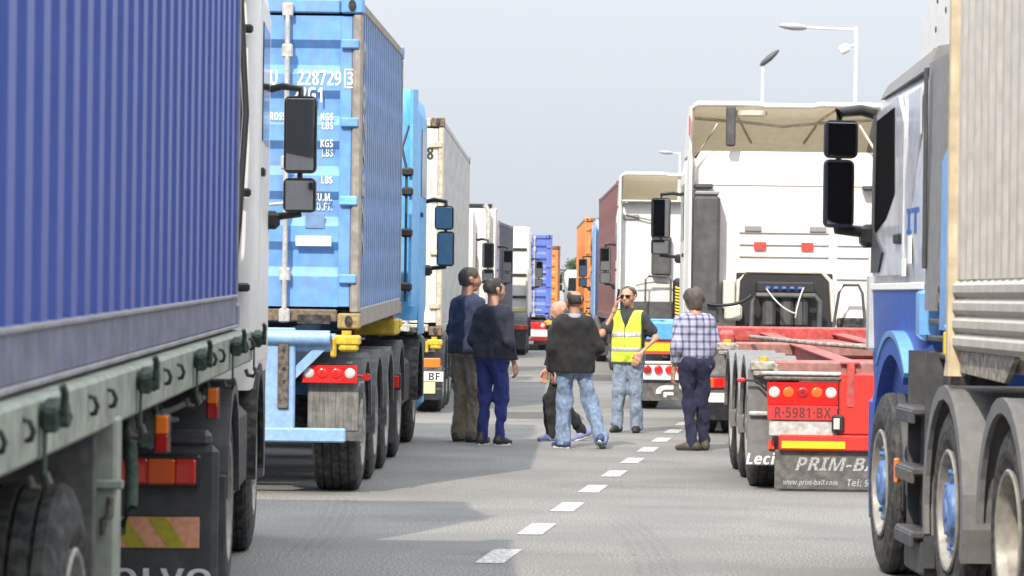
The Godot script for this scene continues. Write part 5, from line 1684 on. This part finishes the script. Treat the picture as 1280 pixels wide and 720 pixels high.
func right_red() -> void:
	var r := skeletal({"len": 12.6, "m": M.trailer_red, "deck": 1.1, "pitch": 0.011, "goose": 3.4, "axles": [0.75, 2.06, 3.37], "bolsters": [0.14, 6.1, 11.9], "bolster_m": M.worn_red, "guard": M.guard_grey, "lock_m": M.tipper_low, "label": "red skeletal trailer without a container, lettered grey mudflap at its rear"}, Vector3(3.2, 0, -26.2), -0.0167)
	pbox("front_bulkhead", Vector3(0, 1.16, -11.2), Vector3(2.3, 0.18, 0.5), M.trailer_red, r, 0.02)
	pbox("mid_plate", Vector3(0, 1.1, -9.2), Vector3(0.9, 0.03, 3.4), M.trailer_red, r, 0.01)
	for q in [-1.0, 1.0]:
		pbox("side_arm", Vector3(q * 0.95, 1.14, -9.6), Vector3(0.16, 0.14, 3.2), M.trailer_red, r, 0.02, Basis(Vector3.UP, q * 0.05))
		lamp_board(r, Vector3(q * 0.81, 0.8, 0.02), 0.58, 0.19, 5)
		pbox("lamp_cover", Vector3(q * 0.81, 0.925, 0.0), Vector3(0.64, 0.03, 0.12), M.steel_grey, r)
		pbox("plate_holder", Vector3(q * 0.8, 0.515, 0.0), Vector3(0.56, 0.13, 0.03), M.galvanised, r)
		pbox("spray_guard", Vector3(q * 1.04, 0.6, -0.13), Vector3(0.42, 0.8, 0.03), M.guard_grey, r)
		pbox("frame_post", Vector3(q * 0.36, 0.72, -0.02), Vector3(0.3, 0.5, 0.14), M.bright_red, r)
		pbox("post_bracket", Vector3(q * 0.12, 0.85, 0.06), Vector3(0.12, 0.22, 0.06), M.trailer_red, r)
		pbox("yellow_reflector", Vector3(q * 0.06, 0.72, 0.09), Vector3(0.06, 0.3, 0.012), M.reflector_yellow, r, 0.003)
		text("guard_lettering", "Leci", 0.09, Vector3(q * 1.14, 0.255, -0.112), M.white_print, r, 1.0, Basis.IDENTITY, HORIZONTAL_ALIGNMENT_CENTER, 0.2)
		pbox("red_reflector", Vector3(q * 1.05, 0.375, -0.1), Vector3(0.05, 0.08, 0.02), M.reflector_red, r, 0.006)
		ptube("marker_stalk", [Vector3(q * 1.1, 0.82, -0.05), Vector3(q * 1.18, 0.9, -0.05), Vector3(q * 1.29, 0.905, -0.05)], 0.01, M.black_plastic, r)
		pbox("marker_light", Vector3(q * 1.31, 0.905, -0.05), Vector3(0.07, 0.035, 0.04), M.red_lens, r, 0.01)
		pbox("guard_bracket", Vector3(q * 1.16, 0.63, -0.09), Vector3(0.16, 0.04, 0.04), M.galvanised, r)
		pbox("work_lamp", Vector3(q * 0.52, 0.56, 0.05), Vector3(0.1, 0.15, 0.08), M.black_plastic, r, 0.02)
		pbox("work_lens", Vector3(q * 0.535, 0.56, 0.094), Vector3(0.05, 0.09, 0.01), M.clear_lens, r, 0.01)
		ptube("lamp_bar", [Vector3(q * 0.5, 0.965, 0.02), Vector3(q * 1.12, 0.965, 0.02), Vector3(q * 1.14, 0.96, -0.06)], 0.018, M.galvanised, r)
	var np := pbox("number_plate", Vector3(-0.81, 0.645, 0.025), Vector3(0.57, 0.12, 0.014), M.plate_red, r, 0.004)
	text("lettering", "R·5981·BX", 0.085, Vector3(-0.81, 0.645, 0.034), M.plate_ink, np, 0.85)
	pbox("rear_bumper", Vector3(0, 0.4, 0.02), Vector3(2.0, 0.13, 0.09), M.bright_red, r)
	pbox("yellow_strip", Vector3(-0.72, 0.385, 0.068), Vector3(0.52, 0.06, 0.01), M.reflector_yellow, r, 0.002)
	pbox("yellow_strip", Vector3(0.72, 0.385, 0.068), Vector3(0.52, 0.06, 0.01), M.reflector_yellow, r, 0.002)
	var fl := pbox("mud_flap", Vector3(0, 0.175, 0.0), Vector3(2.06, 0.32, 0.02), M.flap_grey, r, 0.006)
	text("lettering", "PRIM-BALL", 0.105, Vector3(-0.86, 0.225, 0.011), M.worn_print, fl, 1.12, Basis.IDENTITY, HORIZONTAL_ALIGNMENT_LEFT, 0.3)
	text("lettering", "www.prim-ball.com", 0.04, Vector3(-0.96, 0.075, 0.011), M.worn_print, fl, 0.85, Basis.IDENTITY, HORIZONTAL_ALIGNMENT_LEFT, 0.2)
	text("lettering", "Tel: 96 1", 0.055, Vector3(-0.44, 0.075, 0.011), M.worn_print, fl, 0.95, Basis.IDENTITY, HORIZONTAL_ALIGNMENT_LEFT, 0.2)
	ptube("chassis_strap", [Vector3(-0.9, 1.19, -5.9), Vector3(-0.4, 1.16, -4.0), Vector3(0.3, 1.13, -2.4)], 0.022, M.tipper_low, r)
	# white tractor unit seen from behind
	var t := tractor({"cab": M.cab_white, "cab_h": 3.42, "roof_h": 4.02, "roof": "shell", "hw": 1.25, "lamp_x": 0.98, "lamp_y": 0.6, "fair_len": 0.3, "guard": M.guard_plastic, "flap": M.guard_plastic, "mirrors": [[0.26, 2.62, 0.26, 0.52], [0.26, 2.24, 0.25, 0.2]], "toe": 0.3, "label": "large white tractor unit with open roof fairing, coupled to the red trailer"}, Vector3(3.37, 0, -36.85), -0.0167)
	var z := -3.15
	for y in [3.0]:
		pbox("seam", Vector3(0, y, z + 0.006), Vector3(2.3, 0.02, 0.014), M.cab_cream, t, 0.006)
	for e in [[0.0, 2.42, 1.12], [0.0, 2.27, 1.12], [0.0, 2.12, 1.12], [0.86, 2.27, 0.4], [0.86, 2.12, 0.4], [0.86, 1.85, 0.4]]:
		pbox("pressed_rib", Vector3(e[0] - 0.03, e[1], z + 0.012), Vector3(e[2], 0.05, 0.03), M.cab_white, t, 0.02)
	for x in [-0.42, 0.39]:
		pbox("grey_tab", Vector3(x, 2.45, z + 0.035), Vector3(0.21, 0.07, 0.03), M.grey_tab, t)
	for x in [-0.33, 0.26]:
		pbox("red_reflector", Vector3(x, 2.235, z + 0.03), Vector3(0.15, 0.1, 0.012), M.red_tab, t, 0.003)
	pbox("air_intake_stack", Vector3(-1.01, 2.05, z + 0.22), Vector3(0.33, 1.6, 0.26), M.stack_grey, t, 0.04)
	pbox("stack_cap", Vector3(-1.01, 2.88, z + 0.22), Vector3(0.3, 0.05, 0.24), M.grey_tab, t, 0.02)
	pbox("recess_panel", Vector3(-0.02, 1.55, z + 0.01), Vector3(1.2, 0.7, 0.04), M.black_plastic, t, 0.02)
	ptube("recess_lip", [Vector3(-0.62, 1.3, z + 0.03), Vector3(-0.6, 1.8, z + 0.03), Vector3(-0.48, 1.92, z + 0.03), Vector3(0.44, 1.92, z + 0.03), Vector3(0.56, 1.8, z + 0.03), Vector3(0.6, 1.3, z + 0.03)], 0.03, M.cab_cream, t, 8)
	pbox("hose_board", Vector3(-0.02, 1.72, z + 0.14), Vector3(0.72, 0.14, 0.2), M.black_plastic, t, 0.02)
	for k in 5:
		pbox("air_coupling", Vector3(-0.24 + 0.1 * k, 1.71, z + 0.26), Vector3(0.06, 0.04, 0.05), M.fitting_blue, t, 0.012)
	ptube("hose_frame", [Vector3(-0.44, 1.15, z + 0.3), Vector3(-0.44, 1.55, z + 0.3), Vector3(-0.38, 1.62, z + 0.3), Vector3(0.34, 1.62, z + 0.3), Vector3(0.4, 1.55, z + 0.3), Vector3(0.4, 1.15, z + 0.3)], 0.035, M.stack_grey, t)
	for x in [-0.22, 0.18, 0.0]:
		pbox("valve_block", Vector3(x, 1.4, z + 0.2), Vector3(0.16, 0.36, 0.16), M.stack_grey, t, 0.04)
	ptube("air_hose", arc_pts(Vector3(-0.26, 1.7, z + 0.3), Vector3(-0.1, 1.45, z + 0.5), Vector3(0.06, 1.4, z + 0.9)), 0.011, M.galvanised, t)
	ptube("air_hose", arc_pts(Vector3(0.2, 1.72, z + 0.3), Vector3(0.1, 1.5, z + 0.5), Vector3(0.06, 1.35, z + 0.9)), 0.011, M.galvanised, t)
	ptube("air_hose", arc_pts(Vector3(-1.0, 1.5, z + 0.4), Vector3(-0.6, 1.45, z + 0.4), Vector3(-0.45, 1.62, z + 0.3)), 0.02, M.hose_black, t)
	pbox("white_bracket", Vector3(-0.72, 1.62, z + 0.08), Vector3(0.16, 0.36, 0.14), M.cab_cream, t, 0.02)
	pbox("white_bracket", Vector3(-0.66, 1.4, z + 0.12), Vector3(0.22, 0.2, 0.14), M.cab_cream, t, 0.03)
	ptube("hand_rail", [Vector3(0.56, 1.15, z + 0.3), Vector3(0.64, 1.66, z + 0.3), Vector3(0.7, 1.76, z + 0.3), Vector3(0.88, 1.76, z + 0.3), Vector3(0.93, 1.66, z + 0.3), Vector3(0.98, 1.15, z + 0.3)], 0.018, M.stack_grey, t)
	pbox("cab_vent", Vector3(0.85, 1.2, z + 0.02), Vector3(0.42, 0.3, 0.06), M.chassis_black, t, 0.02)
	pbox("roof_bracket", Vector3(-0.72, 3.72, z + 0.16), Vector3(0.12, 0.5, 0.1), M.stack_grey, t, 0.02)
	ptube("roof_disc", [Vector3(-0.46, 3.86, z + 0.02), Vector3(-0.46, 3.92, z + 0.02)], 0.2, M.shell_inside, t, 20)
	for q in [-1.0, 1.0]:
		ptube("roof_strut", [Vector3(q * 1.16, 3.05, z + 0.1), Vector3(q * 1.16, 3.32, z + 0.12), Vector3(q * 0.88, 3.75, z + 0.14)], 0.018, M.cab_cream, t)
		pbox("clearance_marker", Vector3(q * 1.235, 3.72, z + 0.2), Vector3(0.014, 0.24, 0.06), M.red_tab, t, 0.003)
		pbox("cab_hook", Vector3(q * 1.05, 2.97, z + 0.1), Vector3(0.24, 0.06, 0.16), M.stack_grey, t, 0.02)
		pbox("eu_plate", Vector3(q * 1.0, 0.43, 0.0), Vector3(0.3, 0.11, 0.012), M.plate_white, t, 0.003)

func right_blue() -> void:
	var r := skeletal({"len": 13.4, "m": M.strong_blue, "deck": 1.22, "axles": [0.9, 2.2, 3.5], "goose": 3.4, "bolsters": [0.2, 6.5, 12.8], "label": "blue skeletal trailer with red and yellow marking board, behind the vest wearer"}, Vector3(2.95, 0, -45.0), -0.0188)
	pbox("rear_beam", Vector3(0, 1.1, 0.03), Vector3(2.36, 0.24, 0.1), M.strong_blue, r)
	pbox("cross_plate", Vector3(0, 1.19, -2.2), Vector3(2.3, 0.04, 0.3), M.strong_blue, r)
	for q in [-1.0, 1.0]:
		var n := Node3D.new()
		n.name = "marking_board"
		r.add_child(n, true)
		pbox("board_base", Vector3(q * 0.72, 0.88, 0.03), Vector3(0.86, 0.2, 0.02), M.reflector_red, n, 0.004)
		pbox("board_centre", Vector3(q * 0.72, 0.88, 0.044), Vector3(0.74, 0.12, 0.008), M.reflector_yellow, n, 0.002)
		lamp_board(r, Vector3(q * 0.8, 0.55, 0.06), 0.62, 0.2, 4, false)
		pbox("spray_guard", Vector3(q * 0.95, 0.28, -0.28), Vector3(0.62, 0.34, 0.03), M.flap_grey, r)
		pbox("bracket", Vector3(q * 0.6, 0.72, 0.0), Vector3(0.2, 0.14, 0.08), M.stack_grey, r)
	pbox("lamp_rail", Vector3(0, 0.66, 0.04), Vector3(2.3, 0.04, 0.06), M.plate_white, r)
	pbox("lamp_rail", Vector3(0, 0.44, 0.04), Vector3(2.3, 0.05, 0.06), M.plate_white, r)
	pbox("lamp_backing", Vector3(0, 0.55, 0.02), Vector3(2.26, 0.18, 0.04), M.plate_white, r)
	pbox("mud_flap", Vector3(0, 0.27, 0.0), Vector3(2.3, 0.3, 0.02), M.flap_grey, r, 0.006)
	# a hook-shaped white emblem on the mudflap
	var s := st()
	var pl := PackedVector2Array()
	for k in 9:
		var a := deg_to_rad(lerpf(90, 190, k / 8.0))
		pl.append(Vector2(-0.78 + cos(a) * 0.13, 0.24 + sin(a) * 0.1))
	for k in 9:
		var a := deg_to_rad(lerpf(190, 90, k / 8.0))
		pl.append(Vector2(-0.76 + cos(a) * 0.075, 0.235 + sin(a) * 0.05))
	pl.append_array(V2([-0.66, 0.285, -0.66, 0.34]))
	prism(s, pl, 0.012, 0.016)
	part("emblem", s, M.white_print, r)
	s = st()
	prism(s, V2([-0.8, 0.245, -0.66, 0.245, -0.66, 0.205, -0.75, 0.205, -0.76, 0.175, -0.8, 0.175]), 0.012, 0.016)
	part("emblem", s, M.white_print, r)
	var t := tractor({"cab": M.cab_white, "cab_h": 3.4, "roof_h": 3.95, "roof": "box", "hw": 1.25, "fair_len": 0.3, "label": "white tractor unit with open box roof, coupled to the blue trailer"}, Vector3(3.22, 0, -57.85), -0.012)
	var z := -3.15
	pbox("battery_box", Vector3(-0.42, 2.37, z + 0.1), Vector3(0.38, 0.8, 0.2), M.stack_grey, t, 0.06)
	for q in [-1.0, 1.0]:
		pbox("hinge_plate", Vector3(q * 1.0, 3.1, z + 0.02), Vector3(0.3, 0.1, 0.04), M.panel_grey, t)
		ptube("fairing_stay", [Vector3(q * 1.1, 3.15, z + 0.05), Vector3(q * 0.5, 3.02, z + 0.08)], 0.015, M.panel_grey, t)
	pbox("dark_base", Vector3(0, 1.3, z + 0.04), Vector3(2.4, 0.4, 0.06), M.stack_grey, t)
	ptube("hand_rail", [Vector3(-0.72, 1.15, z + 0.25), Vector3(-0.72, 1.92, z + 0.25), Vector3(-0.66, 1.98, z + 0.25), Vector3(-0.3, 1.98, z + 0.25), Vector3(-0.24, 1.92, z + 0.25), Vector3(-0.24, 1.15, z + 0.25)], 0.02, M.stack_grey, t)
	pbox("hose_reel", Vector3(0.05, 1.6, z + 0.2), Vector3(0.5, 0.7, 0.2), M.black_plastic, t, 0.15)
	var hp := []
	for k in 90:
		var a := TAU * k / 9.0
		hp.append(Vector3(-0.08 + cos(a) * 0.07, 1.2 + 0.6 * k / 90.0, z + 0.42 + sin(a) * 0.07))
	ptube("coiled_hose", hp, 0.02, M.hose_yellow, t, 6)
	ptube("hose_core", [Vector3(-0.08, 1.15, z + 0.42), Vector3(-0.08, 1.85, z + 0.42)], 0.045, M.hose_black, t)
	ptube("air_hose", arc_pts(Vector3(-0.9, 1.8, z + 0.1), Vector3(-0.6, 1.9, z + 0.2), Vector3(-0.3, 1.85, z + 0.1)), 0.015, M.grey_tab, t)

func crowd() -> void:
	person({"label": "tall man in navy sweater and khaki cargo trousers standing beside the one in blue trousers", "at": Vector3(-0.47, 0, -34.3), "turn": 2.25, "h": 1.86, "look": -0.35, "girth": 1.02, "top": M.navy_knit, "legs": M.khaki, "shoes": M.shoe_brown, "skin": M.skin_tan, "hair_m": M.hair_steel, "hair": [[0, -1, -0.15, 0.075], [0.0, -0.55, 1, 0.035]], "hair_len": 0.01, "pocket": true, "hem": -0.04, "loose": 0.03,
		"el": [0.22, 1.14, -0.02], "hl": [0.1, 1.02, 0.2], "er": [-0.22, 1.14, -0.05], "hr": [-0.12, 0.98, 0.16], "kl": [0.1, 0.5, 0.02], "al": [0.12, 0.09, 0.0], "kr": [-0.1, 0.5, 0.03], "ar": [-0.12, 0.09, 0.0]})
	person({"label": "young man in ink blue sweater and royal blue trousers, back turned, hand at thigh", "at": Vector3(-0.2, 0, -33.6), "turn": 2.62, "h": 1.74, "look": -0.5, "girth": 1.0, "top": M.ink_knit, "legs": M.royal_cotton, "shoes": M.shoe_black, "sole": M.sole_white, "hair_m": M.hair_dark, "hair": [[0, -1, -0.1, 0.035], [0.0, -0.55, 1, 0.03]], "hair_len": 0.013, "hem": -0.03, "loose": 0.004,
		"el": [0.22, 1.13, -0.02], "hl": [0.17, 0.96, 0.17], "er": [-0.23, 1.12, -0.04], "hr": [-0.22, 0.87, 0.1], "kl": [0.1, 0.5, 0.03], "al": [0.11, 0.09, -0.01], "kr": [-0.09, 0.5, 0.05], "ar": [-0.1, 0.09, 0.02], "hip": [0, 0.95, 0.02]})
	person({"label": "bald man in black behind the black sweater, blue and white trainers", "at": Vector3(0.43, 0, -34.7), "turn": -1.2, "h": 1.53, "look": 0.2, "nod": 0.2, "top": M.black_cotton, "legs": M.black_cotton, "shoes": M.shoe_blue, "sole": M.sole_white,
		"el": [0.22, 1.13, -0.12], "hl": [0.22, 0.9, -0.04], "er": [-0.22, 1.13, -0.12], "hr": [-0.22, 0.9, -0.04], "kl": [0.08, 0.5, 0.05], "al": [0.1, 0.09, 0.02], "kr": [-0.09, 0.5, -0.2], "ar": [-0.1, 0.13, -0.5], "hip": [0, 0.93, -0.12], "foot_r": {"turn": -0.2, "pitch": 0.35}})
	person({"label": "man in black sweater and pale jeans striding with his back to the camera", "at": Vector3(0.65, 0, -33.2), "turn": 3.25, "h": 1.62, "girth": 1.06, "look": 0.25, "top": M.black_knit, "legs": M.pale_denim, "shoes": M.shoe_navy, "sole": M.sole_white, "collar": true, "collar_m": M.collar_grey, "skin": M.skin_tan, "hair_m": M.hair_dark, "hair": [[0, -1, -0.1, 0.03], [0.0, -0.35, 1, 0.0], [0, 1, -0.25, 0.105]], "hair_len": 0.01, "loose": 0.035, "hem": -0.09, "top_grow": 0.022,
		"el": [0.25, 1.13, -0.03], "hl": [0.24, 0.89, 0.05], "er": [-0.27, 1.15, -0.02], "hr": [-0.17, 1.02, 0.2], "kl": [0.1, 0.5, 0.05], "al": [0.1, 0.09, 0.02], "kr": [-0.2, 0.53, 0.02], "ar": [-0.31, 0.14, -0.14], "foot_r": {"turn": -0.35, "pitch": 0.4}, "foot_l": {"turn": 0.6}})
	person({"label": "man in yellow hi vis vest and sunglasses holding a phone to his ear", "at": Vector3(1.36, 0, -37.2), "turn": -0.3, "h": 1.69, "look": -0.15, "girth": 1.08, "belly": 0.05, "short": true, "shades": true, "top_name": "t_shirt", "top": M.charcoal_shirt, "legs": M.grey_denim, "shoes": M.shoe_black, "vest": -0.09, "hem": 0.06, "skin": M.skin, "hair_m": M.hair_grey, "hair": [[0, -1, 0.15, -0.005], [0.0, -0.6, 1, 0.012]], "hair_len": 0.01, "loose": 0.022,
		"el": [0.34, 1.16, -0.05], "hl": [0.2, 0.98, 0.14], "er": [-0.3, 1.2, 0.13], "hr": [-0.135, 1.53, 0.1], "kl": [0.11, 0.5, 0.03], "al": [0.12, 0.09, 0.0], "kr": [-0.1, 0.5, 0.03], "ar": [-0.12, 0.09, 0.02],
		"hand_r": {"dir": Vector3(0.15, 1, -0.1), "palm": Vector3(1, 0, 0), "thumb": Vector3(0.2, 0, 1), "curl": 1.3}, "hand_l": {"dir": Vector3(-0.5, -1, 0.2), "palm": Vector3(-0.3, 0, -1), "thumb": Vector3(-1, 0.3, 0.3), "curl": 0.5}})
	var ph := thing("mobile_phone", "dark mobile phone held to the ear of the man in the yellow vest", "phone", Vector3(1.36, 0, -37.2), -0.3)
	pbox("phone_body", Vector3(-0.1, 1.6, 0.1), Vector3(0.014, 0.14, 0.07), M.black_plastic, ph, 0.006, Basis(Vector3.BACK, -0.1))
	pbox("screen", Vector3(-0.092, 1.6, 0.1), Vector3(0.002, 0.12, 0.06), M.dark_glass, ph, 0.0005, Basis(Vector3.BACK, -0.1))
	person({"label": "man in checked shirt and dark jeans, back turned, beside the red trailer", "at": Vector3(1.9, 0, -33.0), "turn": 3.45, "h": 1.68, "nod": 0.3, "head": [0, 0.155, 0.06], "look": 0.2, "top_name": "checked_shirt", "top": M.plaid, "legs": M.dark_denim, "shoes": M.shoe_brown, "hair_m": M.hair_brown, "hair": [[0, -0.75, 1, 0.045]], "hair_len": 0.02, "long_hair": true, "loose": 0.004, "lean": [0, -0.01, 0.03], "hem": 0.0, "top_grow": 0.02,
		"el": [0.23, 1.13, -0.04], "hl": [0.23, 0.87, 0.05], "er": [-0.22, 1.14, 0.0], "hr": [-0.1, 1.0, 0.2], "kl": [0.06, 0.5, 0.03], "al": [0.03, 0.09, -0.02], "kr": [-0.1, 0.5, 0.04], "ar": [-0.14, 0.09, 0.05], "foot_l": {"turn": 0.9}})
